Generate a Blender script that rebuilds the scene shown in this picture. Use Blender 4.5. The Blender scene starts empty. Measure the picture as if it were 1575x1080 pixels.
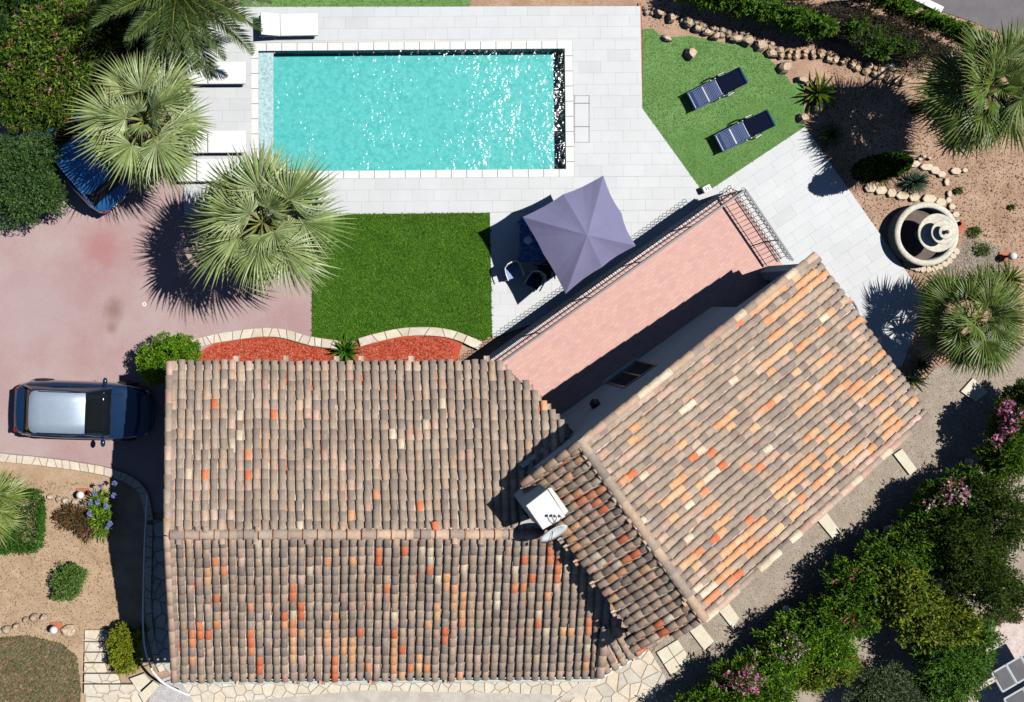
import bpy, math, random
import numpy as np
from mathutils import Vector, Matrix, Euler
random.seed(7); rng = np.random.default_rng(7)
sc = bpy.context.scene
COL = sc.collection
# ------------------------------------------------------------ camera, sky, sun, exposure
H = 36.0; FPX = 1692.0; NX, NY = 445.0, 462.0
cam = bpy.data.cameras.new("camera"); co = bpy.data.objects.new("camera", cam); COL.objects.link(co)
co.location = (0, 0, H); cam.sensor_width = 36; cam.lens = 36 * FPX / 1575
cam.shift_x = (787.5 - NX) / 1575; cam.shift_y = -(540 - NY) / 1575
cam.clip_start = 0.5; cam.clip_end = 1000
sc.camera = co
SUN = Vector((0.945 * 0.454, 0.32 * 0.454, 0.891)).normalized()
wd = bpy.data.worlds.new("World"); sc.world = wd; wd.use_nodes = True
nt = wd.node_tree; bg = nt.nodes['Background']
sky = nt.nodes.new('ShaderNodeTexSky'); sky.sky_type = 'NISHITA'; sky.sun_disc = False
sky.sun_elevation = math.asin(SUN.z); sky.sun_rotation = math.atan2(SUN.x, SUN.y)
sky.air_density = 0.85; sky.dust_density = 0.0; sky.ozone_density = 5.0
nt.links.new(sky.outputs[0], bg.inputs[0]); bg.inputs[1].default_value = 0.05
sl = bpy.data.lights.new("sun", 'SUN'); sl.energy = 5.0; sl.angle = math.radians(0.5); sl.color = (1.0, 0.965, 0.91)
so = bpy.data.objects.new("sun", sl); COL.objects.link(so); so.location = (0, 0, 30)
so.rotation_euler = SUN.to_track_quat('Z', 'Y').to_euler()
sc.view_settings.view_transform = 'Standard'; sc.view_settings.look = 'None'
sc.view_settings.exposure = -0.12; sc.view_settings.gamma = 1.0
sc.view_settings.use_curve_mapping = False
sc.cycles.max_bounces = 6; sc.cycles.diffuse_bounces = 0; sc.cycles.transparent_max_bounces = 8
# ------------------------------------------------------------ helpers
def W(px, py, z=0.0):
    s = (H - z) / FPX
    return Vector(((px - NX) * s, -(py - NY) * s, z))
def W2(px, py, z=0.0):
    v = W(px, py, z); return (v.x, v.y)
def lin(c):
    return tuple(((x / 255) / 12.92 if x / 255 <= 0.04045 else ((x / 255 + 0.055) / 1.055) ** 2.4) for x in c[:3])
def alb(r, g, b, k=0.78):          # base colour of a surface that looks (r,g,b) in full sun
    return tuple(min(0.9, v * k) for v in lin((r, g, b)))
def tag(o, label=None, cat=None, group=None, kind=None):
    if label: o['label'] = label
    if cat: o['category'] = cat
    if group: o['group'] = group
    if kind: o['kind'] = kind
    return o
def thing(name, label, cat, loc=(0, 0, 0), rz=0, group=None):
    o = bpy.data.objects.new(name, None); COL.objects.link(o); o.empty_display_size = 0.2
    o.location = loc; o.rotation_euler = (0, 0, rz)
    return tag(o, label, cat, group)
def mk(name, V, F, mat=None, parent=None, smooth=False, tint=None, loc=None, rz=None):
    me = bpy.data.meshes.new(name)
    if isinstance(V, np.ndarray): V = V.tolist()
    if isinstance(F, np.ndarray): F = F.tolist()
    me.from_pydata(V, [], F)
    if mat:
        for m in (mat if isinstance(mat, (list, tuple)) else [mat]): me.materials.append(m)
    if smooth: me.polygons.foreach_set('use_smooth', [True] * len(me.polygons))
    if tint is not None:
        a = me.attributes.new('tint', 'FLOAT_COLOR', 'POINT')
        t = np.ones((len(me.vertices), 4)); t[:, :3] = tint
        a.data.foreach_set('color', t.ravel())
    o = bpy.data.objects.new(name, me); COL.objects.link(o)
    if parent is not None: o.parent = parent
    if loc is not None: o.location = loc
    if rz is not None: o.rotation_euler = (0, 0, rz)
    return o
class MB:                                            # mesh builder
    def __init__(s): s.v = []; s.f = []
    def add(s, V, F):
        n = len(s.v); s.v += [tuple(p) for p in V]; s.f += [tuple(i + n for i in f) for f in F]; return s
    def box(s, x0, x1, y0, y1, z0, z1, M=None):
        V = [(x, y, z) for z in (z0, z1) for y in (y0, y1) for x in (x0, x1)]
        if M is not None: V = [M @ Vector(p) for p in V]
        return s.add(V, [(0, 2, 3, 1), (4, 5, 7, 6), (0, 1, 5, 4), (1, 3, 7, 5), (3, 2, 6, 7), (2, 0, 4, 6)])
    def rbox(s, x0, x1, y0, y1, z0, z1, b=0.02, M=None):       # box with chamfered top and corners
        def ring(i, z):
            a, c, d, e = x0 + i, x1 - i, y0 + i, y1 - i
            return [(a + b, d, z), (c - b, d, z), (c, d + b, z), (c, e - b, z), (c - b, e, z), (a + b, e, z), (a, e - b, z), (a, d + b, z)]
        V = ring(0, z0) + ring(0, z1 - b) + ring(b * .8, z1)
        if M is not None: V = [M @ Vector(p) for p in V]
        F = [tuple(range(7, -1, -1)), tuple(range(16, 24))]
        for k in (0, 8):
            for i in range(8): F.append((k + i, k + (i + 1) % 8, k + 8 + (i + 1) % 8, k + 8 + i))
        return s.add(V, F)
    def prism(s, poly, z0, z1, bev=0.0):
        n = len(poly); V = [(p[0], p[1], z0) for p in poly]
        ar = sum(poly[i][0] * poly[(i + 1) % n][1] - poly[(i + 1) % n][0] * poly[i][1] for i in range(n))
        if bev > 0:
            cx = sum(p[0] for p in poly) / n; cy = sum(p[1] for p in poly) / n
            top = []
            for p in poly:
                d = math.hypot(p[0] - cx, p[1] - cy) or 1; k = max(0.5, 1 - bev / d)
                top.append((cx + (p[0] - cx) * k, cy + (p[1] - cy) * k, z1))
            V += [(p[0], p[1], z1 - bev) for p in poly] + top; rings = 2
        else:
            V += [(p[0], p[1], z1) for p in poly]; rings = 1
        F = [tuple(range(n)) if ar < 0 else tuple(range(n - 1, -1, -1))]
        t = tuple(range(rings * n, rings * n + n)); F.append(t if ar > 0 else t[::-1])
        for k in range(rings):
            for i in range(n):
                j = (i + 1) % n; q = (k * n + i, k * n + j, k * n + n + j, k * n + n + i)
                F.append(q if ar > 0 else q[::-1])
        return s.add(V, F)
    def tube(s, pts, r, n=6, closed=False, r2=None):
        pts = [Vector(p) for p in pts]; m = len(pts); base = len(s.v); V = []
        for i, p in enumerate(pts):
            if closed: t = pts[(i + 1) % m] - pts[i - 1]
            else: t = pts[min(i + 1, m - 1)] - pts[max(i - 1, 0)]
            if t.length < 1e-9: t = Vector((0, 0, 1))
            t.normalize(); a = Vector((0, 0, 1)) if abs(t.z) < .95 else Vector((1, 0, 0))
            u = t.cross(a).normalized(); w = t.cross(u)
            rr = r if r2 is None else r + (r2 - r) * i / max(1, m - 1)
            for k in range(n):
                an = 2 * math.pi * k / n; V.append(p + (u * math.cos(an) + w * math.sin(an)) * rr)
        F = []
        for i in range(m if closed else m - 1):
            for k in range(n):
                a0 = i * n + k; a1 = i * n + (k + 1) % n; j = ((i + 1) % m) * n
                F.append((a0, j + k, j + (k + 1) % n, a1))
        if not closed: F += [tuple(range(n)), tuple(range((m - 1) * n + n - 1, (m - 1) * n - 1, -1))]
        return s.add(V, F)
    def lathe(s, prof, n=24, c=(0, 0, 0)):
        V = []; F = []
        for (r, z) in prof:
            for k in range(n):
                a = 2 * math.pi * k / n; V.append((c[0] + r * math.cos(a), c[1] + r * math.sin(a), c[2] + z))
        for i in range(len(prof) - 1):
            for k in range(n):
                F.append((i * n + k, i * n + (k + 1) % n, (i + 1) * n + (k + 1) % n, (i + 1) * n + k))
        return s.add(V, F)
    def sphere(s, c, r, n=12, m=8, sx=1, sy=1, sz=1):
        V = [(c[0], c[1], c[2] - r * sz)]; F = []
        for i in range(1, m):
            ph = -math.pi / 2 + math.pi * i / m
            for k in range(n):
                a = 2 * math.pi * k / n
                V.append((c[0] + r * sx * math.cos(ph) * math.cos(a), c[1] + r * sy * math.cos(ph) * math.sin(a), c[2] + r * sz * math.sin(ph)))
        V.append((c[0], c[1], c[2] + r * sz)); L = len(V) - 1
        for k in range(n): F.append((0, 1 + (k + 1) % n, 1 + k))
        for i in range(m - 2):
            for k in range(n): F.append((1 + i * n + k, 1 + i * n + (k + 1) % n, 1 + (i + 1) * n + (k + 1) % n, 1 + (i + 1) * n + k))
        for k in range(n): F.append((1 + (m - 2) * n + k, 1 + (m - 2) * n + (k + 1) % n, L))
        return s.add(V, F)
    def make(s, name, mat, parent=None, smooth=False, **k): return mk(name, s.v, s.f, mat, parent, smooth, **k)
def clip_convex(subject, clip):
    out = list(subject)
    n = len(clip); ar = sum(clip[i][0] * clip[(i + 1) % n][1] - clip[(i + 1) % n][0] * clip[i][1] for i in range(n))
    if ar < 0: clip = clip[::-1]
    for i in range(n):
        a = clip[i]; b = clip[(i + 1) % n]; src = out; out = []
        if not src: return []
        f = lambda p: (b[0] - a[0]) * (p[1] - a[1]) - (b[1] - a[1]) * (p[0] - a[0])
        for j in range(len(src)):
            p = src[j]; q = src[(j + 1) % len(src)]; fp, fq = f(p), f(q)
            if fp >= 0: out.append(p)
            if (fp >= 0) != (fq >= 0):
                t = fp / (fp - fq); out.append((p[0] + (q[0] - p[0]) * t, p[1] + (q[1] - p[1]) * t))
    return out
def clean(p, eps=0.004):
    o = []
    for q in p:
        if not o or math.hypot(q[0] - o[-1][0], q[1] - o[-1][1]) > eps: o.append(q)
    while len(o) > 1 and math.hypot(o[0][0] - o[-1][0], o[0][1] - o[-1][1]) <= eps: o.pop()
    return o
def area(p):
    return abs(sum(p[i][0] * p[(i + 1) % len(p)][1] - p[(i + 1) % len(p)][0] * p[i][1] for i in range(len(p)))) / 2
def inpoly(x, y, poly):
    c = False; n = len(poly); j = n - 1
    for i in range(n):
        xi, yi = poly[i][0], poly[i][1]; xj, yj = poly[j][0], poly[j][1]
        if (yi > y) != (yj > y) and x < (xj - xi) * (y - yi) / (yj - yi) + xi: c = not c
        j = i
    return c
def inpoly_np(X, Y, poly):
    c = np.zeros(len(X), bool); n = len(poly); j = n - 1
    for i in range(n):
        xi, yi = poly[i][0], poly[i][1]; xj, yj = poly[j][0], poly[j][1]
        if yi != yj: c ^= ((yi > Y) != (yj > Y)) & (X < (xj - xi) * (Y - yi) / (yj - yi) + xi)
        j = i
    return c
def pp(pts, z=0.0): return [W2(x, y, z) for x, y in pts]
def smooth_line(pts, n=6):                       # Catmull-Rom through image points
    P = [pts[0]] + list(pts) + [pts[-1]]; out = []
    for i in range(1, len(P) - 2):
        for k in range(n):
            t = k / n; a, b, c, d = P[i - 1], P[i], P[i + 1], P[i + 2]
            out.append(tuple(0.5 * (2 * b[j] + (c[j] - a[j]) * t + (2 * a[j] - 5 * b[j] + 4 * c[j] - d[j]) * t * t + (3 * b[j] - a[j] - 3 * c[j] + d[j]) * t ** 3) for j in range(len(b))))
    out.append(tuple(pts[-1])); return out
def voronoi(region, spacing, gap, jit=0.42, stretch=1.0, ang=0.0):
    xs = [p[0] for p in region]; ys = [p[1] for p in region]
    ca, sa = math.cos(ang), math.sin(ang)
    rot = lambda p: (p[0] * ca + p[1] * sa, (-p[0] * sa + p[1] * ca) * stretch)
    inv = lambda p: (p[0] * ca - p[1] / stretch * sa, p[0] * sa + p[1] / stretch * ca)
    R = [rot(p) for p in region]; x0 = min(p[0] for p in R) - spacing; x1 = max(p[0] for p in R) + spacing
    y0 = min(p[1] for p in R) - spacing; y1 = max(p[1] for p in R) + spacing
    P = {}; nx = int((x1 - x0) / spacing) + 1; ny = int((y1 - y0) / spacing) + 1
    for i in range(nx):
        for j in range(ny):
            P[i, j] = (x0 + (i + .5 + random.uniform(-jit, jit)) * spacing, y0 + (j + .5 + random.uniform(-jit, jit)) * spacing)
    out = []
    for (i, j), c in P.items():
        cell = [(c[0] - 2 * spacing, c[1] - 2 * spacing), (c[0] + 2 * spacing, c[1] - 2 * spacing), (c[0] + 2 * spacing, c[1] + 2 * spacing), (c[0] - 2 * spacing, c[1] + 2 * spacing)]
        for di in range(-2, 3):
            for dj in range(-2, 3):
                q = P.get((i + di, j + dj))
                if q is None or (di == 0 and dj == 0): continue
                dx, dy = q[0] - c[0], q[1] - c[1]; d = math.hypot(dx, dy); ux, uy = dx / d, dy / d
                m = d / 2 - gap / 2; px_, py_ = c[0] + ux * m, c[1] + uy * m; L = 9 * spacing
                cell = clip_convex(cell, [(px_ - uy * -L, py_ + ux * -L), (px_ - uy * L, py_ + ux * L), (px_ - uy * L - ux * L, py_ + ux * L - uy * L), (px_ - uy * -L - ux * L, py_ + ux * -L - uy * L)]) if cell else cell
        if not cell: continue
        cell = [inv(p) for p in cell]
        r = clean(clip_convex(region, cell), 0.012)
        if len(r) >= 3 and area(r) > 0.004: out.append(r)
    return out
# ------------------------------------------------------------ materials
def new_mat(name):
    m = bpy.data.materials.new(name); m.use_nodes = True; t = m.node_tree
    return m, t, t.nodes, t.links, t.nodes['Principled BSDF']
def noise(N, L, vec, scale, detail=4, rough=.6, dist=0):
    n = N.new('ShaderNodeTexNoise'); n.inputs['Scale'].default_value = scale; n.inputs['Detail'].default_value = detail
    n.inputs['Roughness'].default_value = rough; n.inputs['Distortion'].default_value = dist
    L.new(vec, n.inputs['Vector']); return n
def ramp(N, L, fac, stops):
    r = N.new('ShaderNodeValToRGB'); e = r.color_ramp.elements
    while len(e) < len(stops): e.new(0.5)
    for i, (p, c) in enumerate(stops): e[i].position = p; e[i].color = (*c, 1)
    L.new(fac, r.inputs['Fac']); return r
def mix(N, L, fac, a, b, mode='MIX'):
    m = N.new('ShaderNodeMix'); m.data_type = 'RGBA'; m.blend_type = mode
    if isinstance(fac, (int, float)): m.inputs[0].default_value = fac
    else: L.new(fac, m.inputs[0])
    for s, k in ((a, 6), (b, 7)):
        if isinstance(s, tuple): m.inputs[k].default_value = (*s, 1)
        else: L.new(s, m.inputs[k])
    return m.outputs[2]
def drift(N, L, pos, col, scale, lo, hi):
    n = noise(N, L, pos, scale, 4, .65); r = ramp(N, L, n.outputs['Fac'], [(.36, lo), (.64, hi)]); return mix(N, L, 1.0, col, r.outputs[0], 'MULTIPLY')
def pmat(name, c1, c2=None, scale=3.0, rough=.8, c3=None, scale3=40.0, f3=.5, bump=0.0, bscale=60.0, metal=0.0, spec=.3, coat=0.0, tint=False, lo=.35, hi=.65):
    m, t, N, L, P = new_mat(name)
    P.inputs['Roughness'].default_value = rough; P.inputs['Metallic'].default_value = metal
    P.inputs['Specular IOR Level'].default_value = spec; P.inputs['Coat Weight'].default_value = coat
    g = N.new('ShaderNodeNewGeometry'); pos = g.outputs['Position']
    c2 = c2 or tuple(v * .82 for v in c1)
    n1 = noise(N, L, pos, scale, 5, .62)
    col = ramp(N, L, n1.outputs['Fac'], [(lo, c1), (hi, c2)]).outputs[0]
    if c3:
        n3 = noise(N, L, pos, scale3, 3, .6)
        fr = ramp(N, L, n3.outputs['Fac'], [(.45, (0, 0, 0)), (.62, (f3, f3, f3))])
        col = mix(N, L, fr.outputs[0], col, c3)
    if tint:
        a = N.new('ShaderNodeAttribute'); a.attribute_name = 'tint'
        col = mix(N, L, 1.0, col, a.outputs['Color'], 'MULTIPLY')
    if name == 'clay_tile': col = drift(N, L, pos, drift(N, L, pos, col, .9, (.90, .88, .86), (1.07, 1.06, 1.05)), 4.0, (.93, .93, .92), (1.05, 1.05, 1.05))
    if name == 'pale_porcelain': col = drift(N, L, pos, col, .5, (.975, .97, .96), (1.02, 1.02, 1.02))
    L.new(col, P.inputs['Base Color'])
    if bump:
        nb = noise(N, L, pos, bscale, 4, .6); b = N.new('ShaderNodeBump'); b.inputs['Strength'].default_value = min(1, bump)
        b.inputs['Distance'].default_value = 0.02; L.new(nb.outputs['Fac'], b.inputs['Height']); L.new(b.outputs[0], P.inputs['Normal'])
    return m
def leaf_mat(name, rough=.5, trans=.25, spec=.35):
    m, t, N, L, P = new_mat(name)
    a = N.new('ShaderNodeAttribute'); a.attribute_name = 'tint'
    g = N.new('ShaderNodeNewGeometry'); n = noise(N, L, g.outputs['Position'], 9, 3)
    v = ramp(N, L, n.outputs['Fac'], [(.3, (.8, .8, .8)), (.7, (1.15, 1.15, 1.15))])
    col = mix(N, L, 1.0, a.outputs['Color'], v.outputs[0], 'MULTIPLY')
    col = drift(N, L, g.outputs['Position'], col, 1.3, (.84, .86, .82), (1.12, 1.12, 1.08))
    L.new(col, P.inputs['Base Color']); P.inputs['Roughness'].default_value = rough; P.inputs['Specular IOR Level'].default_value = spec
    tr = N.new('ShaderNodeBsdfTranslucent'); L.new(mix(N, L, 1.0, col, (.9, 1.0, .35), 'MULTIPLY'), tr.inputs[0])
    mx = N.new('ShaderNodeMixShader'); mx.inputs[0].default_value = trans
    L.new(P.outputs[0], mx.inputs[1]); L.new(tr.outputs[0], mx.inputs[2]); L.new(mx.outputs[0], N['Material Output'].inputs['Surface'])
    return m
def simple(name, c, rough=.5, metal=0, spec=.5, coat=0):
    return pmat(name, c, tuple(v * .93 for v in c), 6, rough, metal=metal, spec=spec, coat=coat)
M = {}
M['soil'] = pmat('dry_soil', alb(222, 188, 162), alb(194, 158, 132), 1.3, .95, c3=alb(120, 88, 66), scale3=26, f3=.45, bump=.6, bscale=45)
M['sand'] = pmat('sandy_soil', alb(220, 192, 160), alb(196, 166, 136), 1.6, .95, c3=alb(140, 110, 82), scale3=30, f3=.3, bump=.5, bscale=50)
M['gravel'] = pmat('beige_gravel', alb(208, 194, 176), alb(188, 172, 154), 2.2, .95, c3=alb(140, 124, 108), scale3=55, f3=.55, bump=.8, bscale=70)
M['deck'] = pmat('pale_porcelain', (.63, .65, .665), (.59, .61, .63), 1.1, .55, c3=(.57, .59, .61), scale3=14, f3=.3, tint=True)
M['grout'] = pmat('light_grout', (.575, .59, .605), None, 4, .9)
M['coping'] = pmat('white_coping', (.78, .78, .775), (.74, .74, .735), 3, .7, tint=True)
M['asphalt_pink'] = None
M['road'] = pmat('grey_asphalt', alb(140, 136, 140), alb(126, 122, 126), 1.5, .9, c3=alb(100, 98, 100), scale3=60, f3=.35, bump=.4, bscale=90)
M['turf'] = pmat('artificial_turf', alb(136, 178, 106), alb(116, 162, 86), 1.1, .9, c3=alb(100, 146, 70), scale3=16, f3=.5, bump=.6, bscale=70)
M['turf_deep'] = pmat('dense_turf', alb(88, 126, 36), alb(62, 104, 22), 2.2, .9, c3=alb(50, 88, 14), scale3=9, f3=.6, bump=.7, bscale=40)
M['stone'] = pmat('cream_limestone', alb(255, 248, 234), alb(240, 228, 206), 3.5, .85, c3=alb(214, 196, 168), scale3=18, f3=.35, bump=.5, bscale=30, tint=True)
M['rock'] = pmat('garden_boulder', alb(255, 236, 212), alb(226, 196, 166), 5, .9, c3=alb(160, 126, 100), scale3=20, f3=.5, bump=.9, bscale=22, tint=True)
M['slab'] = pmat('cream_slab', alb(250, 244, 222), alb(238, 228, 202), 3, .7, c3=alb(214, 200, 172), scale3=16, f3=.25, tint=True)
M['mortar'] = pmat('grey_mortar', alb(214, 200, 182), alb(190, 174, 156), 6, .95)
M['concrete'] = pmat('pale_concrete', alb(232, 226, 214), alb(206, 198, 186), 2.5, .9, c3=alb(170, 162, 150), scale3=30, f3=.4)
M['render'] = pmat('white_render', (.80, .80, .80), (.74, .74, .74), 2, .85, bump=.3, bscale=60)
M['white'] = simple('white_paint', (.85, .86, .87), .45)
M['white_dirty'] = pmat('weathered_white', (.80, .79, .74), (.66, .62, .55), 9, .7, c3=(.45, .38, .3), scale3=24, f3=.3)
M['iron'] = simple('dark_iron', (.035, .035, .045), .45, .6)
M['rail_grey'] = simple('grey_handrail_paint', (.16, .17, .19), .5)
M['green_rail'] = simple('green_rail_paint', (.05, .09, .08), .5)
M['tile'] = pmat('clay_tile', (1, 1, 1), (.84, .82, .80), 9, .9, c3=(.72, .70, .66), scale3=30, f3=.6, bump=.7, bscale=55, tint=True)
M['brown'] = pmat('roof_underlay', alb(150, 122, 104), None, 8, .95)
M['glass'] = simple('dark_glass', (.01, .012, .014), .05, 0, .8, 0)
M['rubber'] = simple('tyre_rubber', (.02, .02, .02), .8)
M['leaf'] = leaf_mat('leaf')
M['frond'] = leaf_mat('palm_frond', .45, .18, .5)
M['bark'] = pmat('palm_bark', alb(130, 104, 78), alb(90, 68, 48), 8, .95, bump=.9, bscale=18)
M['twig'] = pmat('dry_twig', alb(150, 136, 128), alb(110, 98, 92), 5, .95)
M['chip'] = pmat('ground_chips', (1, 1, 1), (.8, .8, .8), 4, .95, tint=True)
M['terracotta'] = pmat('terracotta_paver', alb(220, 140, 108), alb(196, 112, 84), 6, .9)
def m_drive():
    m, t, N, L, P = new_mat('pink_asphalt'); g = N.new('ShaderNodeNewGeometry'); pos = g.outputs['Position']
    a = ramp(N, L, noise(N, L, pos, .35, 5, .65).outputs['Fac'], [(.35, alb(206, 184, 182)), (.62, alb(196, 160, 160))]).outputs[0]
    b = ramp(N, L, noise(N, L, pos, 70, 3, .7).outputs['Fac'], [(.35, (.8, .8, .8)), (.65, (1.12, 1.12, 1.12))]).outputs[0]
    c = mix(N, L, 1.0, a, b, 'MULTIPLY')
    def spot(cx, cy, r, colr, amt, c):          # worn or stained patch
        w = W(cx, cy); d = N.new('ShaderNodeVectorMath'); d.operation = 'DISTANCE'; L.new(pos, d.inputs[0]); d.inputs[1].default_value = w
        n = noise(N, L, pos, 2.2, 4); ad = N.new('ShaderNodeMath'); ad.operation = 'MULTIPLY_ADD'; L.new(n.outputs['Fac'], ad.inputs[0]); ad.inputs[1].default_value = r * .9; L.new(d.outputs['Value'], ad.inputs[2])
        dv = N.new('ShaderNodeMath'); dv.operation = 'DIVIDE'; L.new(ad.outputs[0], dv.inputs[0]); dv.inputs[1].default_value = r * 2
        f = ramp(N, L, dv.outputs[0], [(.35, (amt,) * 3), (.8, (0, 0, 0))]); return mix(N, L, f.outputs[0], c, colr)
    c = spot(160, 376, .85, alb(190, 112, 112), .55, c)
    c = spot(175, 476, .42, alb(140, 104, 92), .65, c); c = spot(172, 505, .22, alb(150, 110, 98), .6, c)
    c = spot(60, 470, 1.6, alb(198, 178, 180), .5, c)
    L.new(c, P.inputs['Base Color']); P.inputs['Roughness'].default_value = .9
    bn = N.new('ShaderNodeBump'); bn.inputs['Strength'].default_value = .4; bn.inputs['Distance'].default_value = .01
    L.new(noise(N, L, pos, 110, 2).outputs['Fac'], bn.inputs['Height']); L.new(bn.outputs[0], P.inputs['Normal']); return m
M['asphalt_pink'] = m_drive()
def m_brickfloor():
    m, t, N, L, P = new_mat('pink_paver_tiles'); g = N.new('ShaderNodeNewGeometry')
    mp = N.new('ShaderNodeMapping'); mp.inputs['Rotation'].default_value = (0, 0, math.radians(-35.8)); L.new(g.outputs['Position'], mp.inputs[0])
    b = N.new('ShaderNodeTexBrick'); b.inputs['Scale'].default_value = 1.0; b.inputs['Brick Width'].default_value = .2; b.inputs['Row Height'].default_value = .1
    b.inputs['Mortar Size'].default_value = .006; b.inputs['Color1'].default_value = (*alb(244, 196, 168), 1); b.inputs['Color2'].default_value = (*alb(220, 160, 152), 1)
    b.inputs['Mortar'].default_value = (*alb(196, 150, 140), 1); L.new(mp.outputs[0], b.inputs[0])
    n = ramp(N, L, noise(N, L, g.outputs['Position'], 5, 4).outputs['Fac'], [(.35, (1.05, 1.0, .98)), (.65, (.88, .86, .92))])
    c = mix(N, L, 1.0, b.outputs[0], n.outputs[0], 'MULTIPLY'); c = mix(N, L, .5, c, alb(244, 200, 192))
    L.new(c, P.inputs['Base Color']); P.inputs['Roughness'].default_value = .75; return m
M['brickfloor'] = m_brickfloor()
def m_water():
    m, t, N, L, P = new_mat('pool_water'); N.remove(P)
    g = N.new('ShaderNodeNewGeometry'); pos = g.outputs['Position']
    n1 = noise(N, L, pos, 7.5, 1.5, .5, .4); n2 = noise(N, L, pos, 2.2, 1, .5)
    ad = N.new('ShaderNodeMath'); ad.operation = 'MULTIPLY_ADD'; L.new(n2.outputs['Fac'], ad.inputs[0]); ad.inputs[1].default_value = 1.0; L.new(n1.outputs['Fac'], ad.inputs[2])
    nw = noise(N, L, pos, .55, 2, .5); amp = ramp(N, L, nw.outputs['Fac'], [(.40, (.55, .55, .55)), (.62, (1.25, 1.25, 1.25))])
    mu = N.new('ShaderNodeMath'); mu.operation = 'MULTIPLY'; L.new(ad.outputs[0], mu.inputs[0]); L.new(amp.outputs[0], mu.inputs[1])
    b = N.new('ShaderNodeBump'); b.inputs['Strength'].default_value = 1.0; b.inputs['Distance'].default_value = .024; L.new(mu.outputs[0], b.inputs['Height'])
    gl = N.new('ShaderNodeBsdfGlossy'); gl.inputs['Roughness'].default_value = .15; L.new(b.outputs[0], gl.inputs['Normal'])
    tr = N.new('ShaderNodeBsdfTransparent'); tr.inputs[0].default_value = (.88, .975, .97, 1)
    fr = N.new('ShaderNodeFresnel'); fr.inputs[0].default_value = 1.33; L.new(b.outputs[0], fr.inputs['Normal'])
    mx = N.new('ShaderNodeMixShader'); L.new(fr.outputs[0], mx.inputs[0]); L.new(tr.outputs[0], mx.inputs[1]); L.new(gl.outputs[0], mx.inputs[2])
    L.new(mx.outputs[0], N['Material Output'].inputs['Surface']); return m
M['water'] = m_water()
M['liner'] = pmat('turquoise_liner', (.115, .56, .555), (.08, .485, .49), 4.5, .6, c3=(.20, .66, .65), scale3=7.5, f3=.5, bump=0, lo=.42, hi=.58)  # lighter and darker mottling stands in for ripple light through the water
M['shelf'] = pmat('pale_pool_mosaic', (.60, .70, .74), (.34, .47, .55), 10, .6, c3=(.80, .86, .88), scale3=16, f3=.7)
# ============================================================ GROUND AND SETTING
def sheet(name, poly, z, mat, thick=0.0, **k):
    b = MB(); 
    if thick: b.prism(poly, z - thick, z)
    else: b.add([(x, y, z) for x, y in poly], [tuple(range(len(poly)))])
    o = b.make(name, mat); me = o.data
    tag(o, kind='structure'); return o
# base ground with a hole for the pool
PW = pp([(397.3, 78.4), (868.6, 74.8), (870.6, 260.2), (397.8, 263.8)])        # water edge
def ground_ring():
    o = [(-150, -150), (150, -150), (150, 150), (-150, 150)]
    i = [PW[3], PW[2], PW[1], PW[0]]
    V = [(x, y, -.07) for x, y in o + i]
    F = [(0, 1, 5, 4), (1, 2, 6, 5), (2, 3, 7, 6), (3, 0, 4, 7)]
    tag(mk('ground', V, F, M['soil']), kind='structure')
ground_ring()
sheet('garden_soil', pp([(-400, 640), (236, 738), (236, 1300), (-400, 1300)]), -.05, M['sand'])
DRV = [(-400, 60), (60, 130), (140, 170), (284, 200), (284, 318), (479.5, 318), (480, 524), (470, 545), (300, 560), (300, 780), (233, 790), (228, 762), (205, 738), (165, 722), (0, 699), (-400, 640)]
sheet('driveway', pp(DRV), -.02, M['asphalt_pink'])
sheet('gravel_path', pp([(1700, 430), (1560, 545), (1440, 566), (1372, 640), (1060, 930), (960, 1060), (900, 1300), (1500, 1300), (2000, 900)]), -.045, M['gravel'])
sheet('red_gravel_bed', pp([(300, 545), (330, 528), (400, 512), (470, 522), (530, 530), (600, 520), (660, 512), (712, 524), (700, 570), (690, 640), (300, 640)]), -.012, pmat('red_gravel', alb(226, 96, 66), alb(196, 72, 48), 5, .95, c3=alb(240, 140, 110), scale3=50, f3=.6, bump=.8, bscale=70))
sheet('road', pp([(1380, -12), (1447, 16), (1500, 34), (1560, 60), (1700, 130), (2400, 130), (2400, -600), (1200, -600), (1250, -60)]), -.045, M['road'])
# ---- deck
P_OUT = [(283, 11), (985, 9.5), (988, 167), (1083, 298), (1040, 420), (757, 520), (753.2, 327.6), (479, 330), (479, 332), (283, 332)]
P_NE = [(1083, 298), (1238, 195), (1425, 462), (1388, 562), (1230, 640), (1040, 420)]
slab_deck = [(p[0], p[1]) for p in P_OUT]
HX0, HY0 = 386, 63
COP_O = [(386.3, 66.8), (880.3, 62.6), (883.6, 272.0), (386.6, 275.6)]
def ring_poly(outer, inner):                    # keyhole polygon
    o = pp(outer); i = pp(inner)
    return o + [o[0]] + [i[0], i[3], i[2], i[1], i[0]]
base_deck = ring_poly([(283, 11), (985, 9.5), (988, 167), (1083, 298), (1040, 420), (757, 520), (753.2, 327.6), (479, 330), (283, 332)], COP_O)
b = MB(); b.add([(x, y, -.012) for x, y in base_deck], [tuple(range(len(base_deck)))])
deck = tag(b.make('pool_deck', M['grout']), kind='structure')
sheet('deck_edging', pp([(982, 4), (987, 4), (990.5, 166), (1085.5, 300), (1083, 304), (986, 169)]), -.018, M['terracotta'])
ne_base = sheet('paved_walkway', pp(P_NE), -.012, M['grout'])
tile_items = []
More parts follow.
